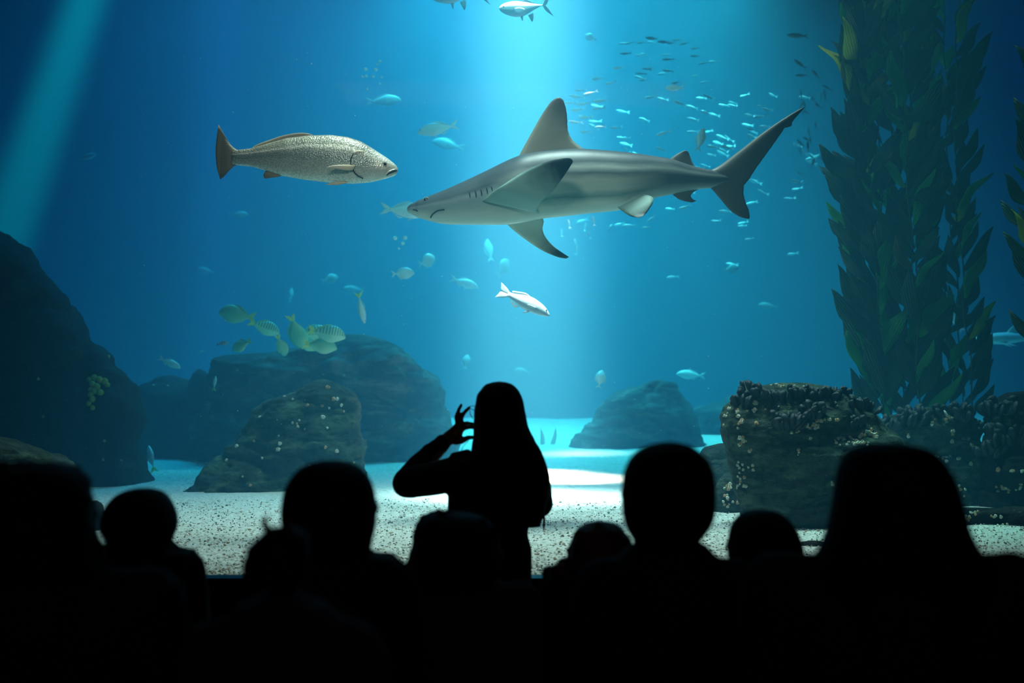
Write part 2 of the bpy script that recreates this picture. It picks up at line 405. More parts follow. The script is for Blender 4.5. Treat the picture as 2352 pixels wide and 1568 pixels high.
rocks['far_slope'] = rock('rock', 'dim blue ridge far away behind the kelp', 17.6,
    [(905, 1690, 1760), (925, 1640, 1900), (950, 1600, 2000), (985, 1570, 2060), (1030, 1550, 2100)], .5, ROCK, .08, 16, 36, 80)

# ------------------------------------------------------------------ fish helpers
def fin(lead, trail, thick=.012, n=18, mc=8, off=None, scallop=0.0):
    """lens-section fin between two rails (root -> tip); returns vf, span attribute"""
    m = mc; A = smoothcurve(lead, n); B = smoothcurve(trail, n); V = []; at = []
    for i in range(n):
        s = i / (n - 1)
        for side in (1, -1):
            for k in range(m + 1):
                c = k / m; p = A[i] * (1 - c) + B[i] * c
                tt = thick * (1 - .85 * s) * (math.sin(math.pi * c ** .65) ** .8 if 0 < c < 1 else 0) * .5 + thick * .04
                if scallop and k == m: p = p + (A[i] - B[i]) * scallop * (.5 + .5 * math.sin(i * 2.6))
                V.append((p[0], p[1] + side * tt, p[2])); at.append(s)
    w2 = (m + 1) * 2; Fc = []
    for i in range(n - 1):
        a, b = i * w2, (i + 1) * w2
        for k in range(m):
            Fc.append((a + k, a + k + 1, b + k + 1, b + k))
            Fc.append((a + m + 1 + k, b + m + 1 + k, b + m + 2 + k, a + m + 2 + k))
        Fc.append((a, b, b + m + 1, a + m + 1)); Fc.append((a + m, a + 2 * m + 1, b + 2 * m + 1, b + m))
    e = (n - 1) * w2
    for k in range(m):
        Fc.append((e + k, e + k + 1, e + m + 2 + k, e + m + 1 + k)); Fc.append((k, m + 1 + k, m + 2 + k, k + 1))
    return (V, Fc), at
def body_loft(xs, top, bot, wid, n=32, sq=2.0, bend=None):
    rings = []; U = []; Vv = []
    for i, x in enumerate(xs):
        c = (top[i] + bot[i]) / 2; h = (top[i] - bot[i]) / 2; yb = bend(x) if bend else 0
        ring = []
        for k in range(n):
            th = 2 * math.pi * k / n; ct, st = math.cos(th), math.sin(th)
            ring.append((x, yb + wid[i] * math.copysign(abs(ct) ** (2 / sq), ct), c + h * math.copysign(abs(st) ** (2 / sq), st)))
            U.append(i / (len(xs) - 1)); Vv.append(.5 + .5 * st)
        rings.append(ring)
    V, Fc = loft(rings); U += [0, 1]; Vv += [.5, .5]
    return (V, Fc), U, Vv
def shade_body(name, stops, rough=.45, bumpscale=0, u_dark=None, noise_amt=.12, spec=.4, coat=0, stripes=None, metal=0.0):
    t = NT(name); v = t.attr('v'); u = t.attr('u')
    nz = t.noise(9, 5, .6, t.coord('Object', (1, 1, 4)))
    vv = t.math('ADD', v, t.math('MULTIPLY', t.math('SUBTRACT', nz, .5), noise_amt))
    c = t.ramp(vv, stops).outputs[0]
    if stripes:
        wv = t.math('SINE', t.math('MULTIPLY', u, stripes[0])); f = t.math('GREATER_THAN', wv, .35)
        up = t.math('GREATER_THAN', v, .45)
        c = t.mix(t.math('MULTIPLY', t.math('MULTIPLY', f, up), .8), c, stripes[1])
    nrm = None
    if bumpscale:
        vo = t.n('ShaderNodeTexVoronoi'); vo.inputs['Scale'].default_value = bumpscale; t.l(t.coord('Object', (1, 1, 1.5)), vo.inputs[0])
        nrm = t.bump(vo.outputs['Distance'], .5, .006)
        c = t.mix(.35, c, t.ramp(vo.outputs['Distance'], [(0, (1.25,) * 3), (.7, (.45,) * 3)]).outputs[0], 'MULTIPLY')
    else: nrm = t.bump(t.noise(60, 3, .5, t.coord('Object')), .15, .003)
    return t.pbr(c, rough, nrm, spec, Coat_Weight=coat, Metallic=metal)
def shade_fin(name, root, tip, edge=.65, rough=.5, rays=0):
    t = NT(name); u = t.attr('u'); nz = t.noise(14, 5, .6, t.coord('Object'))
    uu = t.math('ADD', u, t.math('MULTIPLY', t.math('SUBTRACT', nz, .5), .25))
    c = t.ramp(uu, [(max(0, edge - .2), root), (min(1, edge + .15), tip)]).outputs[0]
    h = nz
    if rays:
        wv = t.n('ShaderNodeTexWave'); wv.inputs['Scale'].default_value = rays; wv.bands_direction = 'Z'; wv.inputs['Distortion'].default_value = 1.5
        t.l(t.coord('Object'), wv.inputs[0]); c = t.mix(.4, c, t.ramp(wv.outputs['Fac'], [(0, (.55,) * 3), (1, (1.2,) * 3)]).outputs[0], 'MULTIPLY'); h = wv.outputs['Fac']
    return t.pbr(c, rough, t.bump(h, .25, .004), .35)
EYE = simple('wet_black_eye', (.006, .007, .008), .15, .1, 5, 0, .8)
EYERING = simple('pale_eye_ring', (.35, .38, .34), .4)
GROOVE = simple('dark_groove', (.02, .03, .035), .8)

# ------------------------------------------------------------------ shark
DS = 8.0
shark = empty('shark', P(1390, 430, DS)); SO = Vector(shark.location)
tag(shark, 'grey requiem shark with tall dorsal fin gliding left across the window', 'shark')
def sp(px, py, off=0.0): return tuple(P(px, py, DS + off) - SO)
stop_ = [(935, 479), (937, 474), (943, 469), (960, 461), (985, 450), (1010, 441), (1040, 428), (1080, 410), (1120, 391), (1160, 371), (1195, 356), (1240, 347), (1290, 342), (1345, 342), (1400, 346), (1460, 352), (1540, 364), (1600, 384), (1640, 391), (1672, 398), (1695, 406)]
sbot_ = [(935, 481), (937, 487), (943, 491), (960, 499), (980, 506), (992, 508), (1000, 511), (1015, 514), (1040, 515.5), (1100, 516), (1160, 516), (1200, 511), (1240, 502), (1300, 496), (1360, 489), (1425, 483), (1480, 466), (1500, 455), (1545, 446), (1600, 435), (1640, 431), (1672, 422), (1695, 412)]
xsp = np.unique(np.r_[np.linspace(935, 960, 14), np.linspace(960, 1695, 120)])
tp = np.interp(xsp, *zip(*stop_)); bt = np.interp(xsp, *zip(*sbot_))
ker = np.ones(5) / 5
def sm(a): b = np.convolve(np.r_[[a[0]] * 2, a, [a[-1]] * 2], ker, 'valid'); b[:12] = a[:12]; return b
tp, bt = sm(tp), sm(bt)
wratio = [(935, 1.5), (960, 1.25), (1000, 1.1), (1100, .88), (1250, .82), (1450, .8), (1600, .72), (1695, .5)]
m_px = DS / F
def sharkw(px):
    h = (np.interp(px, xsp, bt) - np.interp(px, xsp, tp)) / 2
    return h * interp(wratio, px) * m_px
X = []; T = []; B = []; W = []
for x, a, b in zip(xsp, tp, bt):
    A = sp(x, a); C = sp(x, b); X.append(A[0]); T.append(A[2]); B.append(C[2]); W.append(sharkw(x))
(vf, U, Vv) = body_loft(X, T, B, W, 48)
t = NT('shark_skin_with_shading')
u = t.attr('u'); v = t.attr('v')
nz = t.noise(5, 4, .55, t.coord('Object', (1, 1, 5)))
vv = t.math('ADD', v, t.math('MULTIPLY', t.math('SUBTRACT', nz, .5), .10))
flank = t.ramp(vv, [(0, (.66, .70, .60)), (.13, (.62, .66, .56)), (.22, (.20, .32, .29)), (.31, (.50, .56, .48)), (.47, (.44, .49, .42)), (.57, (.10, .14, .15)), (.67, (.38, .43, .40)), (.76, (.07, .09, .10)), (.88, (.035, .05, .062)), (1, (.05, .065, .078))])  # countershading and flank stripe, with bands of shading painted in as well
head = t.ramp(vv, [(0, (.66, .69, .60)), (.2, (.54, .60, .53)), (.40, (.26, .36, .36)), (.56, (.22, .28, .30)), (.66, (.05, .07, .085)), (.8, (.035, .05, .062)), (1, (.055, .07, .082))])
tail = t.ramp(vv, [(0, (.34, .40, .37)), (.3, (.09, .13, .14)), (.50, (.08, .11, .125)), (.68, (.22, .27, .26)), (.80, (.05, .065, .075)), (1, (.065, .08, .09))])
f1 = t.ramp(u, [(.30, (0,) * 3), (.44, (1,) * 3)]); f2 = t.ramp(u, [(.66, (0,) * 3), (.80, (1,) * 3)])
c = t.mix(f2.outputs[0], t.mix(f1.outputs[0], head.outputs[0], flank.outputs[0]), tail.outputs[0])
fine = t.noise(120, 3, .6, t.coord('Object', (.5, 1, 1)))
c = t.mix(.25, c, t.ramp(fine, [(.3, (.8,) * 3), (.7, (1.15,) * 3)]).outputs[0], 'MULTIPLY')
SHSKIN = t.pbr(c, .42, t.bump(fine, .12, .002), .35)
SHFIN = shade_fin('shark_fin_skin', (.115, .125, .12), (.06, .075, .085), .8)
SHPEC = shade_fin('shark_fin_underside', (.24, .38, .34), (.012, .022, .03), .56)
SHPECF = shade_fin('shark_fin_painted_lit', (.56, .62, .52), (.05, .075, .085), .66)  # lighter fin copy: light on the far pectoral is painted into its colour
SHDOR = shade_fin('shark_dorsal_skin', (.26, .25, .20), (.10, .11, .11), .72)
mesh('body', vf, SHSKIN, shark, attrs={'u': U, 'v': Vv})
def sfin(name, lead, trail, thick, m, o0=0, o1=0, **k):
    n1, n2 = len(lead), len(trail)
    A = [sp(p[0], p[1], o0 + (o1 - o0) * i / (n1 - 1)) for i, p in enumerate(lead)]
    Bq = [sp(p[0], p[1], o0 + (o1 - o0) * i / (n2 - 1)) for i, p in enumerate(trail)]
    vf, at = fin(A, Bq, thick, **k)
    return mesh(name, vf, m, shark, attrs={'u': at})
sfin('dorsal_fin', [(1185, 372), (1200, 343), (1222, 303), (1243, 266), (1262, 238), (1274, 227), (1285, 223)],
     [(1352, 348), (1335, 337), (1316, 322), (1305, 300), (1303, 270), (1300, 248), (1294, 230)], .05, SHDOR, 0, 0, n=26, mc=10, scallop=.015)
sfin('second_dorsal_fin', [(1530, 372), (1548, 358), (1562, 350), (1573, 345)], [(1600, 388), (1590, 372), (1584, 356), (1580, 347)], .02, SHFIN)
sfin('caudal_fin', [(1628, 392), (1652, 381), (1700, 345), (1760, 299), (1810, 266), (1847, 245)],
     [(1650, 432), (1705, 428), (1740, 382), (1772, 338), (1798, 301), (1802, 294), (1818, 290), (1820, 280), (1848, 247)], .035, SHFIN, n=34, mc=10, scallop=.02)
sfin('lower_caudal_lobe', [(1628, 428), (1640, 440), (1657, 460), (1678, 484), (1700, 498), (1719, 503)],
     [(1702, 395), (1709, 425), (1708, 445), (1713, 465), (1720, 482), (1722, 500)], .03, SHFIN, n=24, mc=10, scallop=.02)
sfin('pectoral_fin', [(1108, 462), (1128, 443), (1150, 428), (1200, 396), (1250, 373), (1290, 364), (1308, 363), (1315, 367)],
     [(1240, 490), (1236, 477), (1245, 462), (1270, 438), (1290, 412), (1305, 390), (1316, 372)], .05, SHPEC, -.13, -.5, n=30, mc=12, scallop=.01)
sfin('pectoral_fin', [(1158, 508), (1180, 529), (1210, 552), (1245, 575), (1280, 590), (1300, 594)],
     [(1240, 492), (1249, 507), (1246, 525), (1252, 543), (1270, 564), (1290, 579), (1307, 590)], .04, SHPECF, .05, .35, n=26, mc=10)
sfin('pelvic_fin', [(1418, 476), (1435, 489), (1450, 497), (1466, 500)], [(1480, 446), (1498, 452), (1500, 465), (1484, 490), (1472, 499)], .02, SHPEC, -.10, -.2, n=16)
sfin('anal_fin', [(1540, 441), (1555, 455), (1572, 462), (1590, 465)], [(1610, 430), (1588, 446), (1590, 456), (1600, 461)], .015, SHFIN, n=16)
def shsurf(px, py):
    a, b = np.interp(px, xsp, tp), np.interp(px, xsp, bt); h = (b - a) / 2; c = (a + b) / 2
    q = max(0, 1 - ((py - c) / h) ** 2) ** .5
    return -sharkw(px) * q
def shpt(px, py, lift=0): return sp(px, py, shsurf(px, py) - lift)
e = Vector(shpt(979, 460))
mesh('eye', ellipsoid(e, (.013, .009, .014), 16, 10), EYE, shark)
ring = [e + Vector((math.cos(a) * .0155, -.004, math.sin(a) * .017)) for a in np.linspace(0, 2 * math.pi, 21)]
mesh('eye_ring', tube(ring, .0022, 6), EYERING, shark)
for gx, ga, gb in ((1076, 433, 455), (1090, 430, 454), (1103, 427, 451), (1116, 424, 446), (1127, 423, 440)):
    g = [shpt(gx + 5 * math.sin(s * 1.6) - 1, ga + (gb - ga) * s, .001) for s in np.linspace(0, 1, 9)]
    mesh('gill_slit', tube(g, [.0012 + .0045 * math.sin(math.pi * s) for s in np.linspace(0, 1, 9)], 6), GROOVE, shark)
mo = [shpt(x, y, .001) for x, y in ((989, 500), (992, 494), (997, 489), (1004, 484), (1012, 482), (1021, 481))]
mesh('mouth', tube(smoothcurve(mo, 14), .0035, 6), GROOVE, shark)
no = [shpt(x, y, .001) for x, y in ((949, 481), (955, 482), (959, 485))]
mesh('nostril', tube(smoothcurve(no, 6), .004, 6), GROOVE, shark)

# ------------------------------------------------------------------ big silver meagre
DM = 7.2
mg = empty('fish', P(720, 370, DM)); MO = Vector(mg.location)
tag(mg, 'big silver grey fish swimming right, nose towards the shark', 'fish')
def mp(px, py, off=0.0): return tuple(P(px, py, DM + off) - MO)
mtop = [(914, 386), (911, 381), (905, 375), (890, 363), (870, 350), (850, 337), (830, 325), (800, 315), (760, 310), (710, 311), (660, 317), (620, 328), (575, 341), (545, 344), (532, 346)]
mbot = [(914, 391), (913, 398), (905, 404), (880, 412), (850, 419), (810, 422), (760, 420), (700, 413), (650, 404), (610, 392), (580, 383), (545, 379), (532, 377)]
xm = np.r_[np.linspace(532, 880, 60), np.linspace(884, 914, 14)]
tpm = np.interp(xm, *zip(*mtop[::-1])); btm = np.interp(xm, *zip(*mbot[::-1]))
mk = DM / F
def mw(px): 
    h = (np.interp(px, xm, btm) - np.interp(px, xm, tpm)) / 2
    return h * interp([(532, .35), (600, .5), (760, .62), (860, .72), (914, 1.0)], px) * mk
X = []; T = []; B = []; W = []
for x, a, b in zip(xm, tpm, btm):
    A = mp(x, a); C = mp(x, b); X.append(A[0]); T.append(A[2]); B.append(C[2]); W.append(mw(x))
vf, U, Vv = body_loft(X, T, B, W, 40)
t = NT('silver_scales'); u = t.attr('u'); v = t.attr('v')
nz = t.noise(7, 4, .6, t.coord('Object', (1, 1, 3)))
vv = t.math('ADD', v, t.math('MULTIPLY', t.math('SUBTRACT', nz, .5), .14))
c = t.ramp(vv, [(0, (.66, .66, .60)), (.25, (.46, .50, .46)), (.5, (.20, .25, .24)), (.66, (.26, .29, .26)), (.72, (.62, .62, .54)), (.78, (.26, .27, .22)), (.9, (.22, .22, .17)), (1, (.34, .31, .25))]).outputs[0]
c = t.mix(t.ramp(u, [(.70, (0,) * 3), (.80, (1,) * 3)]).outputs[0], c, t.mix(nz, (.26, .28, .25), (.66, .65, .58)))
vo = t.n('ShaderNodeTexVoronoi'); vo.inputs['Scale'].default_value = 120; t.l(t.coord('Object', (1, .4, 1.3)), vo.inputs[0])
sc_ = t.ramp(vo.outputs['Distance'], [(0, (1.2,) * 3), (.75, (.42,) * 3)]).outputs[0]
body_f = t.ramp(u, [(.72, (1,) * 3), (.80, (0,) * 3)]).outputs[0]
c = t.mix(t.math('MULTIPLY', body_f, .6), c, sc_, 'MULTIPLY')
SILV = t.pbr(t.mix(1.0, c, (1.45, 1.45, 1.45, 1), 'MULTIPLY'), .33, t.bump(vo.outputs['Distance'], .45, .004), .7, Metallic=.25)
MFIN = shade_fin('meagre_fin', (.36, .31, .22), (.24, .21, .16), .5, .5, 60)
MFINP = shade_fin('meagre_pale_fin', (.70, .60, .44), (.62, .56, .46), .5, .5, 60)
mesh('body', vf, SILV, mg, attrs={'u': U, 'v': Vv})
def mfin(name, lead, trail, thick, m, o0=0, o1=0, **k):
    A = [mp(p[0], p[1], o0 + (o1 - o0) * i / (len(lead) - 1)) for i, p in enumerate(lead)]
    Bq = [mp(p[0], p[1], o0 + (o1 - o0) * i / (len(trail) - 1)) for i, p in enumerate(trail)]
    vf, at = fin(A, Bq, thick, **k); return mesh(name, vf, m, mg, attrs={'u': at})
mfin('tail_fin', [(548, 345), (538, 340), (525, 326), (513, 305), (502, 286)], [(545, 378), (535, 384), (524, 395), (514, 406), (506, 412)], .012, MFIN, n=12)
mesh('tail_fin', fin([mp(502, 286), mp(497, 320), mp(495, 350), mp(498, 385), mp(506, 412)], [mp(520, 318), mp(530, 334), mp(534, 358), mp(528, 388), mp(514, 404)], .005, n=14)[0], MFIN, mg, attrs={'u': [.5] * (14 * 18)})
mfin('dorsal_fin', [(572, 345), (590, 332), (620, 321), (650, 311), (680, 305.5), (700, 305), (718, 309)], [(572, 346), (590, 342), (620, 333), (650, 325), (680, 320), (700, 318), (718, 316)], .008, MFIN, n=22, mc=4)
mfin('pectoral_fin', [(818, 379), (795, 378), (770, 379), (752, 383)], [(810, 391), (790, 391), (770, 387), (750, 385)], .012, MFINP, -.075, -.11, n=12, mc=6)
mfin('pelvic_fin', [(800, 418), (785, 417), (765, 418), (750, 423)], [(795, 421), (780, 424), (765, 425), (748, 424.5)], .008, MFINP, -.02, -.03, n=10, mc=4)
mfin('anal_fin', [(650, 402), (640, 406), (625, 408), (610, 410)], [(612, 390), (607, 397), (605, 404), (608, 410)], .008, MFIN, n=10, mc=6)
def ms_(px, py, lift=0):
    a, b = np.interp(px, xm, tpm), np.interp(px, xm, btm); h = (b - a) / 2; c = (a + b) / 2
    return mp(px, py, -mw(px) * max(0, 1 - ((py - c) / h) ** 2) ** .5 - lift)
e = Vector(ms_(884, 377)); mesh('eye', ellipsoid(e, (.008, .006, .008), 14, 8), EYE, mg)
mesh('eye_ring', tube([e + Vector((math.cos(a) * .0105, -.002, math.sin(a) * .0105)) for a in np.linspace(0, 2 * math.pi, 17)], .0016, 6), EYERING, mg)
mesh('mouth', tube(smoothcurve([ms_(x, y, .001) for x, y in ((911, 392), (902, 395), (893, 399), (888, 403))], 10), .0028, 6), GROOVE, mg)
mesh('lip', tube(smoothcurve([ms_(x, y, .002) for x, y in ((912, 389), (902, 390), (892, 395), (886, 401))], 10), .0035, 6), SILV, mg, attrs=None)
mesh('gill_cover', tube(smoothcurve([ms_(x, y, .001) for x, y in ((812, 352), (822, 348), (836, 349))], 8), .006, 6), MFINP, mg)
mesh('gill_cover', tube(smoothcurve([ms_(x, y, .0005) for x, y in ((812, 352), (806, 366), (808, 384), (818, 400), (834, 410))], 12), .0028, 6), GROOVE, mg)

# ------------------------------------------------------------------ smaller fish
def fish_proto(name, prof, tail, mats, dors=None, anal=None, pect=None, pelv=None, wr=.42, eye=(.07, .12), eyer=.014, single=False, nx=22, n=16, bend=0):
    """length 1, nose at x=+.5. prof: (u, top, bottom) with u 0 at nose .. 1 at tail stalk (x=-.32)"""
    us = (np.linspace(0, 1, nx)) ** 1.25
    tx = smoothcurve([(a, b) for a, b, c in prof], 80); bx = smoothcurve([(a, c) for a, b, c in prof], 80)
    T = np.interp(us, tx[:, 0], tx[:, 1]); B = np.interp(us, bx[:, 0], bx[:, 1]); X = .5 - .82 * us
    W = [max(.004, (a - b) / 2 * wr * (1 + .35 * (1 - u)) * (1 if u < .8 else 1 - 1.6 * (u - .8))) for a, b, u in zip(T, B, us)]
    bf = (lambda x: bend * (x - .1) ** 2 * (1 if x < .1 else .5))
    vf, U, Vv = body_loft(X, T, B, W, n, bend=bf)
    root = empty(name)
    fin_m = mats[min(1, len(mats) - 1)]
    def F3(pts): return [(p[0], bf(p[0]) + (p[2] if len(p) > 2 else 0), p[1]) for p in pts]
    fins = []
    tu, tl, sp_, fk = tail      # upper tip z, lower tip z, sweep, fork depth
    h0, h1 = T[-1], B[-1]; mz = (h0 + h1) / 2
    fins.append(('tail_fin', [(-.30, h0), (-.36, h0 + (tu - h0) * .45), (-.5 + sp_ * 0, tu)], [(-.31, mz), (-.5 + fk, mz + .01), (-.5 + fk * .45, mz + (tu - mz) * .6), (-.5, tu)], .012, mats[2] if len(mats) > 2 else fin_m))
    fins.append(('tail_fin', [(-.30, h1), (-.36, h1 + (tl - h1) * .45), (-.5, tl)], [(-.31, mz), (-.5 + fk, mz - .01), (-.5 + fk * .45, mz + (tl - mz) * .6), (-.5, tl)], .012, mats[2] if len(mats) > 2 else fin_m))
    if dors: fins.append(('dorsal_fin', dors[0], dors[1], .01, fin_m))
    if anal: fins.append(('anal_fin', anal[0], anal[1], .01, fin_m))
    for s in (1, -1):
        if pect: fins.append(('pectoral_fin', [(p[0], p[1], s * p[2]) for p in pect[0]], [(p[0], p[1], s * p[2]) for p in pect[1]], .008, fin_m))
        if pelv: fins.append(('pelvic_fin', [(p[0], p[1], s * p[2]) for p in pelv[0]], [(p[0], p[1], s * p[2]) for p in pelv[1]], .008, fin_m))
    if single:
        allp = [vf]; U = list(U); Vv = list(Vv)
        for f in fins[:2 + bool(dors)]:
            v2, a2 = fin(F3(f[1]), F3(f[2]), f[3], n=4, mc=2); allp.append(v2); U += [.9] * len(a2); Vv += [.8] * len(a2)
        V2, F2 = joinvf(allp); me = mesh(name, (V2, F2), mats[0], None, attrs={'u': U, 'v': Vv})
        bpy.data.objects.remove(root); return me
    mesh('body', vf, mats[0], root, attrs={'u': U, 'v': Vv})
    for f in fins:
        v2, a2 = fin(F3(f[1]), F3(f[2]), f[3], n=10, mc=5); mesh(f[0], v2, f[4], root, attrs={'u': a2})
    ex, ez = .5 - .82 * eye[0] * 1.6, eye[1] * .3 + (np.interp(eye[0] * 1.6, us, T) + np.interp(eye[0] * 1.6, us, B)) / 2
    wy = np.interp(eye[0] * 1.6, us, W) * .9
    for s in (1, -1): mesh('eye', ellipsoid((ex, s * wy, ez), (eyer, eyer * .6, eyer), 10, 6), EYE, root)
    return root
def orient(o, px, py, d, L, ang, yaw=0, roll=0):
    o.location = P(px, py, d); o.scale = (L / F * d / max(.25, math.cos(R(yaw))),) * 3
    a, y = R(ang), R(yaw)
    h = Vector((math.cos(a) * math.cos(y), math.sin(y), math.sin(a) * math.cos(y))).normalized()
    up = Vector((0, 0, 1)) if abs(math.cos(a)) > .35 else Vector((-math.copysign(1, math.sin(a)) * (1 if roll >= 0 else -1), 0, .1))
    z = (up - h * up.dot(h)).normalized(); yv = z.cross(h)
    M = Matrix((h, yv, z)).transposed()
    if abs(math.cos(a)) > .35: M = M @ Matrix.Rotation(R(roll), 3, 'X')
    o.rotation_euler = M.to_euler()
pale = shade_body('pale_fish_skin', [(0, (.80, .84, .82)), (.5, (.74, .80, .80)), (.72, (.86, .90, .90)), (1, (.62, .70, .72))], .35, 0, spec=.6)
palef = shade_fin('pale_fish_fin', (.65, .72, .74), (.55, .62, .65))
white = shade_body('white_fish_skin', [(0, (.74, .72, .70)), (.3, (.42, .42, .44)), (.42, (.78, .76, .76)), (.8, (.86, .84, .84)), (1, (.8, .78, .78))], .5, 0, noise_amt=.25)
whitef = shade_fin('white_fish_fin', (.85, .82, .82), (.75, .72, .74))
trev = shade_body('trevally_skin', [(0, (.22, .30, .34)), (.42, (.26, .33, .36)), (.5, (.72, .72, .74)), (.75, (.92, .90, .90)), (1, (.85, .84, .86))], .35, 0, spec=.6, noise_amt=.05)
trevf = shade_fin('trevally_fin', (.16, .24, .27), (.05, .12, .14))
trevp = shade_fin('trevally_pale_fin', (.8, .8, .8), (.7, .7, .7))
dim = shade_body('haze_painted_fish_skin', [(0, (.20, .30, .32)), (1, (.16, .24, .27))], .6)  # muted teal version of the pale skin, haze painted into the distant fish
dimf = shade_fin('haze_painted_fish_fin', (.16, .24, .26), (.15, .22, .25))
dark = shade_body('dark_fish_skin', [(0, (.10, .14, .16)), (1, (.03, .05, .06))], .6)
darkf = shade_fin('dark_fish_fin', (.04, .06, .07), (.03, .05, .06))
green = shade_body('green_fish_skin', [(0, (.50, .75, .45)), (.5, (.30, .62, .36)), (1, (.26, .52, .32))], .5)
greens = shade_body('striped_green_fish_skin', [(0, (.60, .85, .60)), (.5, (.50, .80, .55)), (1, (.45, .72, .50))], .5, stripes=(75, (.05, .12, .11)))
yellowf = shade_fin('yellow_fin', (.80, .80, .14), (.95, .82, .20))
greenf = shade_fin('green_fin', (.34, .60, .34), (.40, .60, .28))
sarg = shade_body('barred_fish_skin', [(0, (.2, .25, .26)), (1, (.06, .09, .1))], .5, stripes=(34, (.65, .7, .7)))
DORS = ([(.20, .10), (.10, .185), (-.05, .17), (-.2, .10), (-.27, .045)], [(.18, .09), (.10, .14), (-.05, .125), (-.2, .065), (-.27, .035)])
DORF = tuple([(x, z * 1.38) for x, z in q] for q in DORS)
bream_p = [(0, .0, -.01), (.05, .055, -.04), (.15, .115, -.075), (.35, .165, -.13), (.55, .155, -.14), (.75, .10, -.095), (.9, .045, -.05), (1, .03, -.03)]
disc_p = [(0, .0, -.01), (.06, .08, -.06), (.18, .17, -.14), (.4, .25, -.23), (.6, .23, -.22), (.8, .11, -.12), (.93, .03, -.035), (1, .022, -.022)]
jack_p = [(0, .0, -.012), (.05, .04, -.035), (.2, .085, -.08), (.4, .11, -.115), (.6, .095, -.10), (.8, .05, -.055), (.95, .02, -.02), (1, .018, -.018)]
snap_p = [(0, -.03, -.045), (.05, .015, -.07), (.18, .08, -.10), (.4, .13, -.125), (.6, .125, -.12), (.8, .075, -.075), (.93, .05, -.045), (1, .05, -.045)]
PECT = ([(.22, -.02, .06), (.12, -.03, .085), (.05, -.05, .10)], [(.2, -.05, .06), (.12, -.07, .08), (.05, -.06, .10)])
PELV = ([(.15, -.12, .02), (.10, -.16, .03), (.05, -.18, .035)], [(.10, -.12, .02), (.07, -.15, .03), (.04, -.18, .035)])
p_bream = fish_proto('fish', bream_p, (.13, -.12, 0, .09), [pale, palef], DORS, ([(-.05, -.13), (-.12, -.155), (-.25, -.06)], [(-.05, -.12), (-.12, -.115), (-.25, -.05)]), PECT, PELV)
p_disc = fish_proto('fish', disc_p, (.16, -.16, 0, .10), [pale, palef], ([(.15, .18), (0, .26), (-.15, .19), (-.25, .05)], [(.14, .17), (0, .23), (-.14, .15), (-.25, .04)]), ([(0, -.22), (-.1, -.24), (-.25, -.05)], [(0, -.21), (-.1, -.2), (-.24, -.04)]), PECT, None)
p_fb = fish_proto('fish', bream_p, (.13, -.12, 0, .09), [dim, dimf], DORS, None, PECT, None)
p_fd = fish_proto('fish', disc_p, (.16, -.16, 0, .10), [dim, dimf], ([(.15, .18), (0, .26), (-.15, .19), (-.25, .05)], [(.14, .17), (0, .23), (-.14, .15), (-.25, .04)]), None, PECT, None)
p_white = fish_proto('fish', snap_p, (.15, -.14, 0, .06), [white, whitef], ([(.12, .10), (0, .155), (-.15, .125), (-.26, .09)], [(.12, .09), (0, .12), (-.15, .09), (-.25, .06)]), ([(-.05, -.12), (-.12, -.16), (-.22, -.11)], [(-.05, -.11), (-.12, -.11), (-.22, -.07)]), PECT, PELV)
p_trev = fish_proto('fish', [(0, .01, -.01), (.04, .05, -.06), (.15, .09, -.12), (.35, .11, -.17), (.55, .085, -.16), (.75, .045, -.08), (.93, .012, -.012), (1, .012, -.012)], (.26, -.22, 0, .13), [trev, trevf],
    ([(.1, .09), (0, .13), (-.15, .05), (-.25, .02)], [(.1, .085), (0, .09), (-.15, .035), (-.25, .012)]), ([(-.02, -.155), (-.08, -.27), (-.1, -.27)], [(-.12, -.12), (-.12, -.18), (-.105, -.26)]),
    ([(.25, -.02, .07), (.12, -.01, .11), (0, -.05, .14)], [(.22, -.07, .07), (.14, -.10, .10), (.02, -.07, .14)]), ([(.12, -.165, .02), (.10, -.22, .02), (.09, -.25, .02)], [(.07, -.165, .02), (.08, -.22, .02), (.085, -.25, .02)]), wr=.5)
for ch in p_trev.children:
    if ch.name.startswith('pectoral'): ch.data.materials[0] = trevp
p_dark = fish_proto('fish', jack_p, (.12, -.11, 0, .1), [dark, darkf], ([(.1, .10), (-.05, .13), (-.25, .03)], [(.1, .09), (-.05, .09), (-.25, .02)]), ([(0, -.11), (-.08, -.13), (-.25, -.03)], [(0, -.10), (-.08, -.09), (-.25, -.02)]), PECT, None)
fat_p = [(a, b * 1.45, c * 1.45) for a, b, c in bream_p]
p_green = fish_proto('fish', fat_p, (.13, -.12, 0, .07), [green, greenf, yellowf], DORF, ([(-.05, -.13), (-.12, -.16), (-.25, -.06)], [(-.05, -.12), (-.12, -.115), (-.25, -.05)]), PECT, PELV)
p_stripe = fish_proto('fish', fat_p, (.13, -.12, 0, .07), [greens, greenf, yellowf], DORF, ([(-.05, -.13), (-.12, -.16), (-.25, -.06)], [(-.05, -.12), (-.12, -.115), (-.25, -.05)]), PECT, PELV)
p_yt = fish_proto('fish', jack_p, (.15, -.14, 0, .09), [pale, palef, yellowf], ([(.1, .10), (-.05, .12), (-.25, .03)], [(.1, .09), (-.05, .09), (-.25, .02)]), None, PECT, None, bend=.5)
p_sarg = fish_proto('fish', bream_p, (.12, -.12, 0, .06), [sarg, darkf], DORS, None, PECT, None)
used = set()
def put(proto, label, px, py, d, L, ang, yaw=0, roll=0, group=None, cat='fish'):
    if proto.name in used: o = copy_tree(proto)
    else: o = proto
    used.add(proto.name)
    tag(o, label, cat, group); 
    if not group and 'group' in o: del o['group']
    orient(o, px, py, d, L, ang, yaw, roll); return o
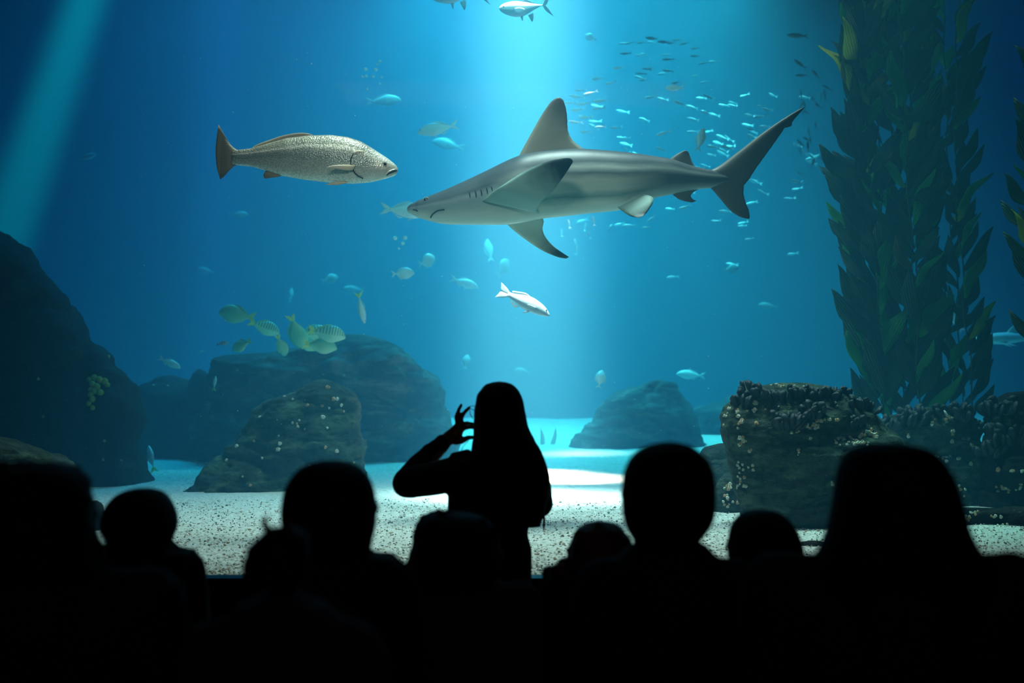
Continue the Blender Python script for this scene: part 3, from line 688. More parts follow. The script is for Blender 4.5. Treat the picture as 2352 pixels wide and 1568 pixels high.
put(p_trev, 'silver deep bellied fish with dark forked tail crossing the top of the light beam', 1209, 15, 10.2, 126, 182, 8, -14)
put(p_trev, 'dark fish mostly cut off by the top edge left of the light beam', 1052, -19, 10.3, 150, 180, 8, -14)
put(p_white, 'bright white fish in the light beam below the shark', 1204, 693, 9.6, 132, -24, 12, -10)
put(p_bream, 'pale bream with a bright back stripe between silver fish and shark dorsal fin', 1006, 296, 13.0, 98, 190, 10)
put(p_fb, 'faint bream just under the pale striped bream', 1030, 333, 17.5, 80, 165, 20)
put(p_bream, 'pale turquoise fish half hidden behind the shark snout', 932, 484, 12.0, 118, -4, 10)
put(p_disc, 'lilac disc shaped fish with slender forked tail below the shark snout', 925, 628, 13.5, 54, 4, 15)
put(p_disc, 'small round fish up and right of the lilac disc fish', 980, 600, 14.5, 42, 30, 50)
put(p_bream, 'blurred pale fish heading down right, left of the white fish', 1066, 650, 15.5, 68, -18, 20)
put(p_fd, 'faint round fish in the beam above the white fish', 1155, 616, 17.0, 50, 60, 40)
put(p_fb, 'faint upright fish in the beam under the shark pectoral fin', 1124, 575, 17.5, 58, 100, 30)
put(p_yt, 'slim fish with yellow tail diving straight down', 829, 706, 12.5, 76, -78, 5, 1)
put(p_green, 'blurred large green fish at the left end of the yellow tailed shoal', 545, 724, 12.6, 92, 172, 15)
put(p_stripe, 'striped green fish heading right above the dark gap in the shoal', 606, 752, 12.7, 74, -22, 15)
put(p_green, 'green fish with bright yellow tail low at the left of the shoal', 556, 793, 12.3, 54, 205, 30)
put(p_green, 'narrow green fish pointing down onto the mound', 645, 793, 12.4, 50, -75, 35, 1)
put(p_green, 'green fish with upright yellow tail in the middle of the shoal', 683, 762, 12.5, 84, -70, 30, -1)
put(p_green, 'green fish with a yellow tail, in the middle of the shoal and lowest there', 700, 788, 12.6, 62, -30, 25)
put(p_stripe, 'striped green fish with pale back, behind the rightmost striped fish', 718, 768, 12.7, 84, 5, 20)
put(p_stripe, 'largest striped green fish at the right end of the shoal', 750, 766, 12.3, 88, -12, 10)
put(p_green, 'green fish under the largest striped fish, touching the mound outline', 735, 795, 12.4, 76, -8, 20)
put(p_sarg, 'tiny dark fish with pale bars above the lumpy dark rock', 511, 789, 12.5, 28, 10, 20)
put(p_bream, 'light blue fish heading down right above the lumpy dark rock', 389, 833, 13.0, 54, -28, 15)
put(p_bream, 'tiny pale fish left of the barred fish', 462, 808, 14.2, 16, 12)
put(p_yt, 'thin fish hanging tail down against the lumpy dark rock', 493, 880, 12.6, 34, 84, 10, 1)
put(p_yt, 'slender grey fish standing head up beside the huge left boulder', 347, 1052, 11.9, 62, 108, 20, 1)
put(p_disc, 'white diamond shaped fish above the pale blue cone rock', 1379, 871, 13.5, 44, 75, 30)
put(p_bream, 'turquoise blurred fish right of the cone rock summit', 1587, 861, 17.0, 66, 176, 10)
put(p_bream, 'tall pale fish swimming upwards between the two dorsal fins of the shark', 1609, 321, 11.8, 62, 72, 25, 1)
put(p_bream, 'bright glinting fish above and right of the tall dorsal fin', 1549, 202, 12.5, 40, 175, 30)
put(p_dark, 'dark fish with forked tail at the upper right near the kelp', 1832, 82, 13.0, 50, 176, 5)
put(p_dark, 'dark fish under the water surface, first of a dark pair', 1497, 88, 15, 30, 170, 10)
put(p_dark, 'dark fish under the water surface, lower right of a dark pair', 1524, 96, 15, 30, 178, 5)
put(p_disc, 'grey round fish under the water surface right of the beam', 1357, 86, 15.5, 30, 150, 30)
put(p_dark, 'dark slanting fish high on the right, third below the forked tail fish', 1838, 147, 14, 36, 140, 10)
put(p_dark, 'dark level fish beneath the dark slanting fish on the right', 1841, 173, 14, 28, 178, 10)
put(p_dark, 'dark small fish right of the level dark fish near the kelp', 1873, 170, 14, 26, 130, 10)
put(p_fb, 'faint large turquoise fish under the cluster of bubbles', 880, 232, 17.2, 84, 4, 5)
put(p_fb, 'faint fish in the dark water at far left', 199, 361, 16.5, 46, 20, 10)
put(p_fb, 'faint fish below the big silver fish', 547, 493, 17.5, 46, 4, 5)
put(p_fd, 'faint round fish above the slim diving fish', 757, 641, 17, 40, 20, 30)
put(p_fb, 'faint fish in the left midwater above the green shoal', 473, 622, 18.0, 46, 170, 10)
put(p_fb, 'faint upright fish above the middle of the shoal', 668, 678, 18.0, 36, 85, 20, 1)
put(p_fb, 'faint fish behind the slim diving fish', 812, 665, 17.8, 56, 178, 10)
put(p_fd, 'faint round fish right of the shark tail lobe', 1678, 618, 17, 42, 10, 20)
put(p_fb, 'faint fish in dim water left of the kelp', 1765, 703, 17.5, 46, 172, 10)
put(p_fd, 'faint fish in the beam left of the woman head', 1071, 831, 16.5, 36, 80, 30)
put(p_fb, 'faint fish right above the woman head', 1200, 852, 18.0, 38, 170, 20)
put(p_bream, 'slender blue fish seen between the kelp stems', 2196, 738, 13.5, 56, 118, 20, 1)
# faint second shark far right
p2 = fish_proto('shark', [(0, .005, -.005), (.08, .025, -.03), (.25, .055, -.06), (.45, .065, -.07), (.65, .045, -.05), (.85, .025, -.025), (1, .015, -.015)], (.16, -.07, 0, .1), [pale, palef],
    ([(.12, .05), (.04, .13), (.01, .14)], [(-.02, .05), (0, .07), (.0, .13)]), None, ([(.2, -.04, .04), (.1, -.08, .12), (.03, -.10, .16)], [(.12, -.05, .04), (.07, -.08, .1), (.02, -.10, .16)]), None, wr=.85, eyer=.006)
put(p2, 'dim blue shark passing behind the kelp at the right edge', 2335, 775, 15.5, 200, 182, 8, cat='shark')

# shoal of small fish
s_lit = shade_body('small_silver_skin', [(0, (.5, .6, .62)), (.6, (.45, .55, .58)), (.8, (.85, .88, .88)), (1, (.7, .75, .76))], .3, 0, spec=.8, noise_amt=.02)
p_s1 = fish_proto('shoal_fish', jack_p, (.13, -.12, 0, .08), [s_lit], single=True, nx=9, n=8, bend=.5)
p_s2 = fish_proto('shoal_fish', jack_p, (.13, -.12, 0, .08), [dark], single=True, nx=9, n=8, bend=-.3)
rn = random.Random(11)
ORD = 'first second third fourth fifth sixth seventh eighth ninth tenth eleventh twelfth thirteenth fourteenth fifteenth sixteenth seventeenth eighteenth nineteenth twentieth twenty-first twenty-second twenty-third twenty-fourth twenty-fifth twenty-sixth'.split()
def shoal(proto, label, group, spots):
    for k, (px, py, d, L, a, yw) in enumerate(sorted(spots, key=lambda q: q[1])):
        lb = label(px, py) if callable(label) else ORD[k] + ' from the top of the ' + label
        put(proto, lb, px, py, d, L, a, yw, rn.uniform(-25, 25), group)
def zone(px, py):
    a = 'above the shark back' if py < 345 and px < 1560 else 'above the shark tail stalk' if py < 345 and px < 1720 else 'right of the shark tail tip' if py < 345 else 'around the shark tail' if py < 470 else 'below the shark tail'
    return 'faint silver fish of the wide shoal, ' + a
shoal(p_s1, 'bright little silver fish right of the dorsal fin', 'bright little fish beside the dorsal fin',
      [(px, py, rn.uniform(13, 14.5), L, a, rn.uniform(-10, 25)) for px, py, L, a in
       ((1325, 222, 40, 170), (1357, 214, 36, 190), (1379, 231, 34, 184), (1341, 238, 34, 184), (1376, 248, 32, 186), (1346, 269, 36, 180), (1330, 252, 38, 182), (1322, 281, 36, 174),
        (1380, 292, 28, 178), (1416, 293, 30, 178), (1345, 303, 28, 180), (1372, 181, 28, 186), (1404, 190, 28, 192), (1420, 156, 26, 186), (1524, 305, 36, 200), (1335, 207, 30, 176), (1310, 236, 30, 176))])
pts = []
for k in range(105):
    px = rn.uniform(1330, 1880); py = rn.triangular(150, 640, 300)
    if px > 1800 and rn.random() < .4: px -= 200
    pts.append((px, py, rn.uniform(14.5, 18.8), rn.uniform(20, 34), 180 + rn.gauss(-12, 12) + (18 if py > 450 else 0), rn.uniform(-20, 30)))
shoal(p_s1, zone, 'wide faint shoal behind the shark', pts)
shoal(p_s2, 'small dark fish loosely grouped high right of the beam', 'dark little fish under the water surface',
      [(rn.uniform(1400, 1640), rn.uniform(90, 190), rn.uniform(15, 17.5), rn.uniform(20, 30), rn.gauss(180, 6), rn.uniform(-10, 20)) for k in range(26)])
shoal(p_s2, 'small dark fish between shark tail tip and kelp', 'dark little fish beside the kelp',
      [(rn.uniform(1835, 1910), rn.uniform(190, 420), rn.uniform(14, 16), rn.uniform(20, 28), rn.gauss(120, 25), rn.uniform(-10, 20)) for k in range(24)])
shoal(p_s1, 'tiny pale fish sinking below the shark belly', 'pale little fish under the shark belly',
      [(px, py, rn.uniform(14, 17), rn.uniform(18, 30), a, 10) for px, py, a in ((1307, 515, 100), (1323, 560, 105), (1344, 522, 80), (1352, 540, 110), (1325, 575, 75), (1363, 508, 100), (1400, 525, 60), (1290, 535, 95))])
# bubbles
t = NT('air_bubble'); t.pbr((.9, .95, .98), .1, None, 1.0, Alpha=.75); BUB = t.m
b0 = mesh('bubble', ellipsoid((0, 0, 0), (1, 1, .8), 14, 8), BUB)
first = True
for lab, grp, lst in (('shiny bubble in the small cluster high up left of the beam', 'bubbles high left of the beam', [(832, 176, 4), (841, 175, 4), (857, 176, 4), (840, 159, 5), (863, 160, 5), (873, 141, 4), (877, 178, 3), (872, 192, 3), (843, 205, 3), (866, 148, 3)]),
                      ('bright air bubble rising just under the shark snout', 'two bright bubbles under the snout', [(907, 547, 6), (930, 546, 6), (925, 559, 5), (916, 571, 3)])):
    for bi, (px, py, r) in enumerate(sorted(lst, key=lambda q: q[1])):
        o = b0 if first else b0.copy()
        if not first: COL.objects.link(o)
        first = False
        o.location = P(px, py, 12.5); o.scale = (r / F * 12.5,) * 3; tag(o, ORD[bi] + ' from the top: ' + lab, 'bubble', grp)
# drifting specks
sv = []
for k in range(150):
    px, py, d = rn.uniform(300, 1900), rn.uniform(100, 1000), rn.uniform(6.5, 12)
    sv.append(ellipsoid(P(px, py, d), (rn.uniform(.001, .003),) * 3, 5, 4))
tag(mesh('drifting_specks', joinvf(sv), s_lit), 'tiny pale specks drifting in the water', 'specks', kind='stuff')

# ------------------------------------------------------------------ things on the rocks
from mathutils.bvhtree import BVHTree
bpy.context.view_layer.update()
def bvh_of(o):
    me = o.data; mw_ = Matrix.Translation(o.location)
    return BVHTree.FromPolygons([mw_ @ v.co for v in me.vertices], [tuple(p.vertices) for p in me.polygons])
BV = {k: bvh_of(o) for k, o in rocks.items()}
def hit(key, px, py, search=0):
    for dy in range(0, search + 1, 3):
        d = (P(px, py + dy, 5) - CAM).normalized(); h = BV[key].ray_cast(CAM, d)
        if h[0] is not None: return h[0], h[1] if h[1].y < .2 or h[1].z > 0 else -h[1]
    return None, None
# barnacles: parts of their rock
rb = random.Random(5)
BARN = [simple('barnacle_cream', (.55, .50, .38), .8, .3, 200, .3), simple('barnacle_rust', (.50, .30, .16), .8, .3, 200, .3), simple('barnacle_pale', (.62, .64, .54), .8, .3, 200, .3)]
def barn_mesh(m, i):
    rings = []
    for r, z in ((1.15, -.3), (1.0, .1), (.72, .5), (.5, .62), (.34, .5), (.3, .15)):
        rings.append([(r * (1 + .12 * math.sin(5 * a + i)) * math.cos(a), r * (1 + .12 * math.sin(5 * a + i)) * math.sin(a), z) for a in np.linspace(0, 2 * math.pi, 8, endpoint=False)])
    V, Fc = loft(rings); me = bpy.data.meshes.new('barnacle'); me.from_pydata(V, [], Fc); me.materials.append(m); return me
BM = [barn_mesh(m, i) for i, m in enumerate(BARN)]
def barnacle(key, px, py, rpx):
    h, nrm = hit(key, px, py)
    if h is None: return
    o = bpy.data.objects.new('barnacle', rb.choice(BM)); COL.objects.link(o); o.parent = rocks[key]
    d = h.y; o.location = h - rocks[key].location; o.scale = (rpx / F * d,) * 3
    o.rotation_euler = nrm.to_track_quat('Z', 'Y').to_euler()
def patch(key, px, py, sx, sy, n, r=(2.5, 4.5)):
    for _ in range(n): barnacle(key, rb.gauss(px, sx), rb.gauss(py, sy), rb.uniform(*r))
for a in ((1680, 941, 6, 3, 4), (1690, 941, 4, 3, 2, (5, 6)), (1735, 924, 4, 2, 2, (4, 6)), (1738, 941, 10, 2, 7), (1695, 953, 3, 4, 3), (1704, 972, 3, 3, 3, (4, 5.5)), (1736, 972, 1, 1, 1, (5, 6)),
          (1701, 1008, 5, 8, 9, (3, 5)), (1722, 1032, 3, 4, 3), (1700, 1068, 5, 8, 5), (1702, 1105, 7, 8, 9), (1710, 1118, 3, 3, 3), (1728, 1074, 4, 4, 3), (1662, 950, 3, 3, 3), (1661, 975, 1, 3, 3),
          (1895, 965, 12, 2, 12), (1870, 975, 8, 3, 9), (1876, 981, 4, 2, 3), (1936, 1010, 8, 4, 9), (1968, 1012, 8, 4, 9), (1998, 992, 6, 3, 6, (4, 5)), (2012, 1002, 6, 5, 7), (1862, 1008, 1, 1, 1, (4, 5)),
          (1832, 1040, 3, 6, 3), (1990, 1000, 22, 5, 12), (1960, 1020, 18, 4, 10), (1912, 1112, 3, 4, 3), (1830, 990, 8, 4, 5), (1800, 885, 30, 2, 14, (2, 3)), (1850, 930, 60, 12, 10, (2, 3))):
    patch('right', *a)
for a in ((2145, 970, 4, 4, 5), (2190, 990, 3, 3, 4), (2189, 1015, 2, 2, 1, (5, 6)), (2217, 1008, 4, 3, 4, (4, 5)), (2236, 1024, 3, 2, 3), (2165, 1052, 14, 5, 12), (2205, 1055, 4, 3, 3),
          (2236, 1070, 3, 3, 1, (5, 6)), (2085, 1000, 5, 4, 3), (2050, 1002, 4, 3, 4), (2205, 1130, 12, 8, 6), (2180, 960, 20, 8, 6), (2060, 1060, 10, 20, 5)): patch('right_mid', *a)
for a in ((2292, 1078, 1, 1, 1, (5, 6)), (2322, 1082, 4, 3, 4), (2350, 1080, 2, 3, 2), (2300, 1125, 12, 8, 8), (2340, 1115, 5, 8, 5)): patch('right_edge', *a)
for a in ((2230, 1178, 10, 3, 6), (2225, 1190, 5, 3, 5), (2290, 1185, 10, 3, 5), (2310, 1208, 10, 3, 4)): patch('slab', *a)
for a in ((1680, 1120, 8, 6, 7, (3, 5)), (1665, 1140, 6, 6, 5), (1690, 1150, 6, 5, 5), (1672, 1160, 6, 3, 3)): patch('grey_lower', *a)
for x, y, r in ((753, 889, 6), (766, 916, 5), (775, 916, 4), (706, 930, 4.5), (740, 932, 4), (756, 937, 3), (784, 930, 4.5), (742, 958, 5.5), (672, 917, 3), (653, 910, 3.5), (597, 957, 4), (672, 971, 3), (682, 973, 3), (684, 979, 3.5), (688, 965, 3),
                (545, 983, 4.5), (511, 1007, 4.5), (531, 1005, 3), (543, 1024, 4.5), (583, 1013, 3), (643, 1018, 4.5), (639, 1031, 5.5), (495, 1041, 3.5), (520, 1057, 5), (602, 1052, 3), (748, 1027, 4), (774, 1035, 4.5), (752, 983, 3),
                (787, 1065, 4), (712, 1070, 3), (575, 1114, 3.5), (557, 1094, 2.5), (700, 985, 2.5), (790, 945, 3), (640, 1000, 2.5), (813, 1062, 3)): barnacle('mid', x, y, r)
for x, y in ((88, 870), (99, 956), (250, 818), (237, 1055), (278, 1057), (240, 1012)): barnacle('left', x, y, 3.5)
for x, y in ((353, 884), (385, 885), (700, 800), (790, 862), (545, 850), (742, 860)): barnacle('mound' if x > 500 else 'back_left', x, y, 3)

# mussels
MUS = NT('black_mussel_shell'); nz = MUS.noise(30, 4, .6, MUS.coord('Object'))
MUSM = MUS.pbr(MUS.mix(nz, (.004, .006, .011), (.014, .020, .030)), .45, MUS.bump(nz, .4, .01), .5)
def mussel_me(i):
    rings = []
    for s in np.linspace(0, 1, 8):
        a = .27 * math.sin(math.pi * min(1, s * .8 + .08)) ** .8 * (.55 + .6 * s) + .012; b = a * .62; bend = .10 * math.sin(s * math.pi) * (1 if i else -1)
        if s == 1: a *= .45; b *= .45
        rings.append([(a * math.cos(t_) + bend, b * math.sin(t_), s) for t_ in np.linspace(0, 2 * math.pi, 8, endpoint=False)])
    V, Fc = loft(rings); me = bpy.data.meshes.new('mussel'); me.from_pydata([tuple(v) for v in V], [], Fc)
    me.materials.append(MUSM); me.polygons.foreach_set('use_smooth', [True] * len(me.polygons)); return me
MM = [mussel_me(0), mussel_me(1)]
def cluster(key, px, py, wpx, n, L, label, spread=.7, fallback=7.6):
    h, nrm = hit(key, px, py, 60)
    if h is None: return
    root = empty('mussel_cluster', h); tag(root, label, 'mussels'); d = h.y
    for k in range(int(n * .8)):
        ox = rb.uniform(-.5, .5) * wpx
        g, gn = hit(key, px + ox, py + rb.uniform(-.15, .25) * wpx, 50)
        if g is None or abs(g.y - d) > .45: g = h + Vector((ox / F * d, rb.uniform(-.03, .03), 0))
        o = bpy.data.objects.new('mussel', rb.choice(MM)); COL.objects.link(o); o.parent = root
        dr = Vector((ox / wpx * 2 * spread + rb.gauss(0, .22), rb.uniform(-.75, .1), 1)).normalized()
        o.location = g - h - dr * .008; s = L / F * d * rb.uniform(.8, 1.2); o.scale = (s * 1.1, s * 1.1, s)
        q = dr.to_track_quat('Z', 'Y').to_euler(); o.rotation_euler = q
        o.rotation_euler.rotate_axis('Z', rb.uniform(0, 3.14))
for a in (('right', 1730, 908, 46, 16, 30, 'fan of black mussels standing up at the top left of the overhanging boulder'),
          ('right', 1706, 932, 30, 10, 28, 'small mussel clump just below the fan at the boulder top left'),
          ('right', 1655, 1000, 14, 6, 16, 'tiny mussel clump stuck on the left flank of the overhanging boulder'),
          ('right', 1782, 918, 36, 11, 28, 'mussel clump with four upright shells left of the long mussel row'),
          ('right', 1822, 912, 44, 18, 27, 'mussel clump at the left end of the long row on the boulder top'),
          ('right', 1858, 908, 40, 16, 27, 'mussel clump in the centre of the long row on the boulder top'),
          ('right', 1893, 914, 44, 18, 28, 'mussel clump at the right end of the long row on the boulder top'),
          ('right', 1812, 975, 58, 30, 32, 'big dark mussel heap on the front shoulder of the boulder, left of its pair'),
          ('right', 1862, 952, 48, 26, 32, 'big dark mussel heap on the front shoulder of the boulder, right of its pair'),
          ('right', 1968, 976, 34, 9, 26, 'isolated mussel clump like a small hand on the right shoulder of the boulder'),
          ('right', 1940, 905, 50, 16, 24, 'low mussel row trailing towards the kelp behind the long row'),
          ('right', 1985, 930, 50, 18, 28, 'dense mussels on the back slope of the boulder beneath the kelp'),
          ('right_mid', 2030, 985, 50, 22, 32, 'mussel mass in the gap between the two right boulders'),
          ('right_mid', 2090, 965, 60, 26, 32, 'mussel mass on top left of the dark green boulder'),
          ('right_mid', 2190, 952, 60, 22, 30, 'mussels on the top right of the dark green boulder'),
          ('right_mid', 2245, 985, 40, 20, 30, 'mussels at the joint of the green boulder and the tall black rock'),
          ('right_edge', 2290, 940, 60, 24, 34, 'mussels on the top of the tall black rock at the right edge'),
          ('right_edge', 2320, 1010, 80, 40, 36, 'broad mussel bed on the face of the tall black rock'),
          ('right_edge', 2275, 1040, 40, 20, 32, 'mussels low on the left side of the tall black rock')):
    cluster(*a)
# yellow sponge on the big left boulder
sp_parts = []
for x, y, r in ((205, 872, 7), (216, 868, 9), (228, 872, 9), (240, 876, 9), (246, 884, 7), (212, 882, 8), (222, 888, 9), (216, 898, 8), (230, 902, 9), (208, 906, 7), (212, 916, 8), (204, 926, 7), (213, 936, 6), (208, 894, 6)):
    h, nn = hit('left', x, y)
    if h is not None: sp_parts.append(ellipsoid(h, (r / F * 10.5, .035, r / F * 10.5), 10, 7))
if sp_parts:
    tag(mesh('sponge', joinvf(sp_parts), simple('yellow_sponge_skin', (.34, .36, .05), .9, .4, 30, .5)), 'ragged yellow green sponge growing on the huge left boulder', 'sponge')
# pale spikes far back
pen = simple('pale_sea_pen', (.6, .62, .58), .7)
for x0, x1, lab in ((1246, 1242, 'pale thin sea pen far back right of the woman, left one of two'), (1268, 1276, 'pale thin sea pen far back right of the woman, right one of two')):
    A, Bq = P(x0, 1022, 15.8), P(x1, 982, 15.8)
    A.z = sandz(A.x, A.y) - .01
    vf = tube(smoothcurve([tuple(A), tuple((A + Bq) / 2 + Vector((.01, 0, 0))), tuple(Bq)], 8), [.022, .026, .026, .024, .02, .016, .01, .004], 8)
    tag(mesh('sea_pen', vf, pen), lab, 'sea pen')
h, nn = hit('right_mid', 2172, 955, 20)
if h is not None:
    tag(mesh('sea_slug', tube([h + Vector((-.012, -.01, .035)), h + Vector((-.006, -.015, .02)), h + Vector((.004, -.015, .0)), h + Vector((.012, -.012, -.015))], [.004, .008, .009, .004], 8), pen), 'little white sea slug on top of the dark green boulder', 'sea slug')

# ------------------------------------------------------------------ kelp
def leafmat(name, a, b, tr_):
    t = NT(name); nz = t.noise(5, 5, .6, t.coord('Object')); c = t.mix(nz, a, b)
    wv = t.n('ShaderNodeTexWave'); wv.bands_direction = 'Z'; wv.inputs['Scale'].default_value = 9; wv.inputs['Distortion'].default_value = 2; t.l(t.coord('Object'), wv.inputs[0])
    d = t.n('ShaderNodeBsdfPrincipled'); t.l(c, d.inputs['Base Color']); d.inputs['Roughness'].default_value = .5
    d.inputs['Specular IOR Level'].default_value = .3; t.l(t.bump(wv.outputs['Fac'], .4, .02), d.inputs['Normal'])
    tl = t.n('ShaderNodeBsdfTranslucent'); t.l(c, tl.inputs[0]); mx = t.n('ShaderNodeMixShader'); mx.inputs[0].default_value = tr_
    t.l(d.outputs[0], mx.inputs[1]); t.l(tl.outputs[0], mx.inputs[2]); t.l(mx.outputs[0], t.out.inputs[0]); return t.m
LM = [leafmat('kelp_dark', (.006, .035, .02), (.012, .07, .03), .3), leafmat('kelp_green', (.04, .30, .06), (.09, .48, .10), .5), leafmat('kelp_gold', (.40, .55, .05), (.60, .58, .08), .5), leafmat('kelp_brown', (.13, .10, .02), (.24, .18, .04), .4)]
def blade_me(m, i):
    rk = random.Random(i); wv = [rk.uniform(-.05, .05) for _ in range(4)]
    wd = rk.uniform(.105, .14)
    def y(s): return .14 * s * s * (1 if i % 2 else -1) + .03 * math.sin(s * 9 + i)
    lead = [(s, y(s), wd * math.sin(math.pi * min(1, s * .93 + .05)) ** 1.1 + .03 * math.sin(s * 7 + i)) for s in (0, .12, .3, .5, .7, .88, 1)]
    tr2 = [(s, y(s) + .05 * math.sin(s * 6 + i), -wd * math.sin(math.pi * min(1, s * .93 + .05)) ** 1.1 + .03 * math.sin(s * 7 + i)) for s in (0, .12, .3, .5, .7, .88, 1)]
    (V, Fc), at = fin(lead, tr2, .012, n=10, mc=4)
    me = bpy.data.meshes.new('blade'); me.from_pydata([tuple(v) for v in V], [], Fc); me.materials.append(m)
    me.polygons.foreach_set('use_smooth', [True] * len(me.polygons)); return me
BL = {k: [blade_me(m, 4 * k + i) for i in range(3)] for k, m in enumerate(LM)}
rk = random.Random(21)
STM = simple('kelp_stem', (.04, .08, .03), .7)
def kelp(label, d, stems, zone, step, L, wts, y0=-90, y1=980, jit=.22, zb=ZS):
    """stems: list of x(py) control lists; zone side -1/1 chosen per stem"""
    base = P(np.mean([s[-1][0] for s in stems]), y1, d); root = empty('giant_kelp', (base.x, d, zb)); tag(root, label, 'kelp')
    ro = Vector(root.location); cnt = 0
    for si, st in enumerate(stems):
        dd = d + rk.uniform(-jit, jit); ys = np.arange(y0, y1, 12)
        line = [(np.interp(y, [q[1] for q in st], [q[0] for q in st]) + 4 * math.sin(y * .03 + si), y) for y in ys]
        pts = [tuple(P(x, y, dd) - ro) for x, y in line]
        lastp = P(line[-1][0], line[-1][1], dd); pts.append((lastp.x - ro.x, dd - d, -.02))
        mesh('stem', tube(pts, .006, 6), STM, root)
        y = y0 + rk.uniform(0, step)
        while y < y1:
            x = np.interp(y, [q[1] for q in st], [q[0] for q in st]) + 4 * math.sin(y * .03 + si)
            side = zone[si] if rk.random() < .8 else -zone[si]
            if zone[si] == 0: side = rk.choice((-1, 1))
            ang = R(rk.uniform(48, 74)); ww = wts(x, y)
            kd = rk.choices(range(4), ww)[0]
            o = bpy.data.objects.new('blade', rk.choice(BL[kd])); COL.objects.link(o); o.parent = root
            hx = Vector((side * math.cos(ang), rk.uniform(-.45, .45), math.sin(ang))).normalized()
            zz = Vector((-side * math.sin(ang), rk.uniform(-.5, .5), math.cos(ang) * 1.0)); zz = (zz - hx * zz.dot(hx)).normalized()
            o.rotation_euler = Matrix((hx, zz.cross(hx), zz)).transposed().to_euler()
            o.location = P(x, y, dd) - ro; s = L * rk.uniform(.75, 1.25) / F * dd; o.scale = (s, s, s * rk.uniform(.85, 1.2)); cnt += 1
            y += step * rk.uniform(.6, 1.4)
def w_main(x, y):
    g = 1.6 if y < 520 else .5
    return (9, 2.2, .9 * g * (1.5 if y < 330 else .25), 1.8 if y < 260 else .3)
kelp('dense dark green kelp column rising from behind the mussel boulder', 9.9,
     [[(1965, -90), (1975, 200), (1975, 500), (2000, 750), (2010, 980)], [(1985, -90), (1990, 250), (2000, 500), (2020, 750), (2035, 980)], [(2005, -90), (2020, 250), (2030, 600), (2050, 980)],
      [(2035, -90), (2050, 300), (2060, 600), (2085, 980)], [(2062, -90), (2080, 300), (2095, 600), (2115, 980)], [(2078, -90), (2098, 300), (2108, 600), (2130, 980)]],
     [-1, -1, -1, 0, 1, 0], 22.5, 128, w_main)
kelp('sparser kelp with bare stems just right of the dense column', 10.6,
     [[(2130, -90), (2150, 200), (2150, 500), (2175, 750), (2185, 960)], [(2160, -90), (2175, 200), (2180, 450), (2200, 700), (2215, 960)], [(2205, -90), (2195, 200), (2195, 420), (2215, 700), (2240, 960)]],
     [-1, 0, 1], 27, 98, lambda x, y: (9, 1.2, .15, .2), -90, 960)
kelp('kelp plant entering at the right edge with blades pointing left', 8.6,
     [[(2385, -90), (2395, 200), (2380, 500), (2400, 750), (2420, 900)], [(2400, -90), (2420, 300), (2400, 600), (2430, 900)]], [-1, -1], 42, 118, lambda x, y: (9, .9, .2, .5), -90, 900, jit=.12, zb=P(0, 915, 8.6).z)

# ------------------------------------------------------------------ people
def remesh(parts, voxel, it=4):
    V, Fc = joinvf(parts); me = bpy.data.meshes.new('tmp'); me.from_pydata([tuple(v) for v in V], [], Fc)
    o = bpy.data.objects.new('tmp', me); COL.objects.link(o)
    m = o.modifiers.new('r', 'REMESH'); m.mode = 'VOXEL'; m.voxel_size = voxel
    s = o.modifiers.new('s', 'SMOOTH'); s.iterations = it; s.factor = .5
    dg = bpy.context.evaluated_depsgraph_get(); out = bpy.data.meshes.new_from_object(o.evaluated_get(dg))
    bpy.data.objects.remove(o); bpy.data.meshes.remove(me)
    out.polygons.foreach_set('use_smooth', [True] * len(out.polygons)); return out
def add(name, me, mat, parent):
    me.materials.clear(); me.materials.append(mat); me.name = name
    o = bpy.data.objects.new(name, me); COL.objects.link(o); o.parent = parent; return o
def cap(a, b, ra, rb_, n=14):
    a, b = Vector(a), Vector(b); t = (b - a); L = t.length; t = t / L if L > 1e-6 else Vector((0, 0, 1))
    u = t.orthogonal().normalized(); v = t.cross(u); rings = []
    for th in (-80, -55, -25): rings.append((a + t * ra * math.sin(R(th)), ra * math.cos(R(th))))
    for s in (0, .25, .5, .75, 1): rings.append((a + t * L * s, ra + (rb_ - ra) * s))
    for th in (25, 55, 80): rings.append((b + t * rb_ * math.sin(R(th)), rb_ * math.cos(R(th))))
    return loft([[c + u * r * math.cos(2 * math.pi * k / n) + v * r * math.sin(2 * math.pi * k / n) for k in range(n)] for c, r in rings])
def chain(pts, rads): return [cap(pts[i], pts[i + 1], rads[i], rads[i + 1]) for i in range(len(pts) - 1)]
SKIN = simple('skin', (.30, .17, .12), .55, .1, 20, .05)
HAIR = NT('dark_hair'); nz = HAIR.noise(5, 4, .6, HAIR.coord('Object', (30, 30, 2)))
HAIRM = HAIR.pbr(HAIR.mix(nz, (.006, .005, .005), (.022, .016, .013)), .7, HAIR.bump(nz, .6, .006), .12)
BROWNH = NT('brown_hair'); nz = BROWNH.noise(9, 4, .6, BROWNH.coord('Object')); BROWNHM = BROWNH.pbr(BROWNH.mix(nz, (.03, .018, .012), (.16, .09, .06)), .6, BROWNH.bump(nz, .5, .006), .3)
CLOTH = [simple('black_coat', (.010, .011, .013), .9, .3, 40), simple('navy_jacket', (.010, .018, .032), .85, .3, 60, .4), simple('charcoal_coat', (.030, .030, .036), .9, .3, 40), simple('grey_blue_coat', (.05, .052, .065), .9, .3, 30)]
TROU = simple('dark_trousers', (.008, .009, .012), .9, .3, 50); SHOE = simple('black_shoe', (.006, .006, .006), .6)
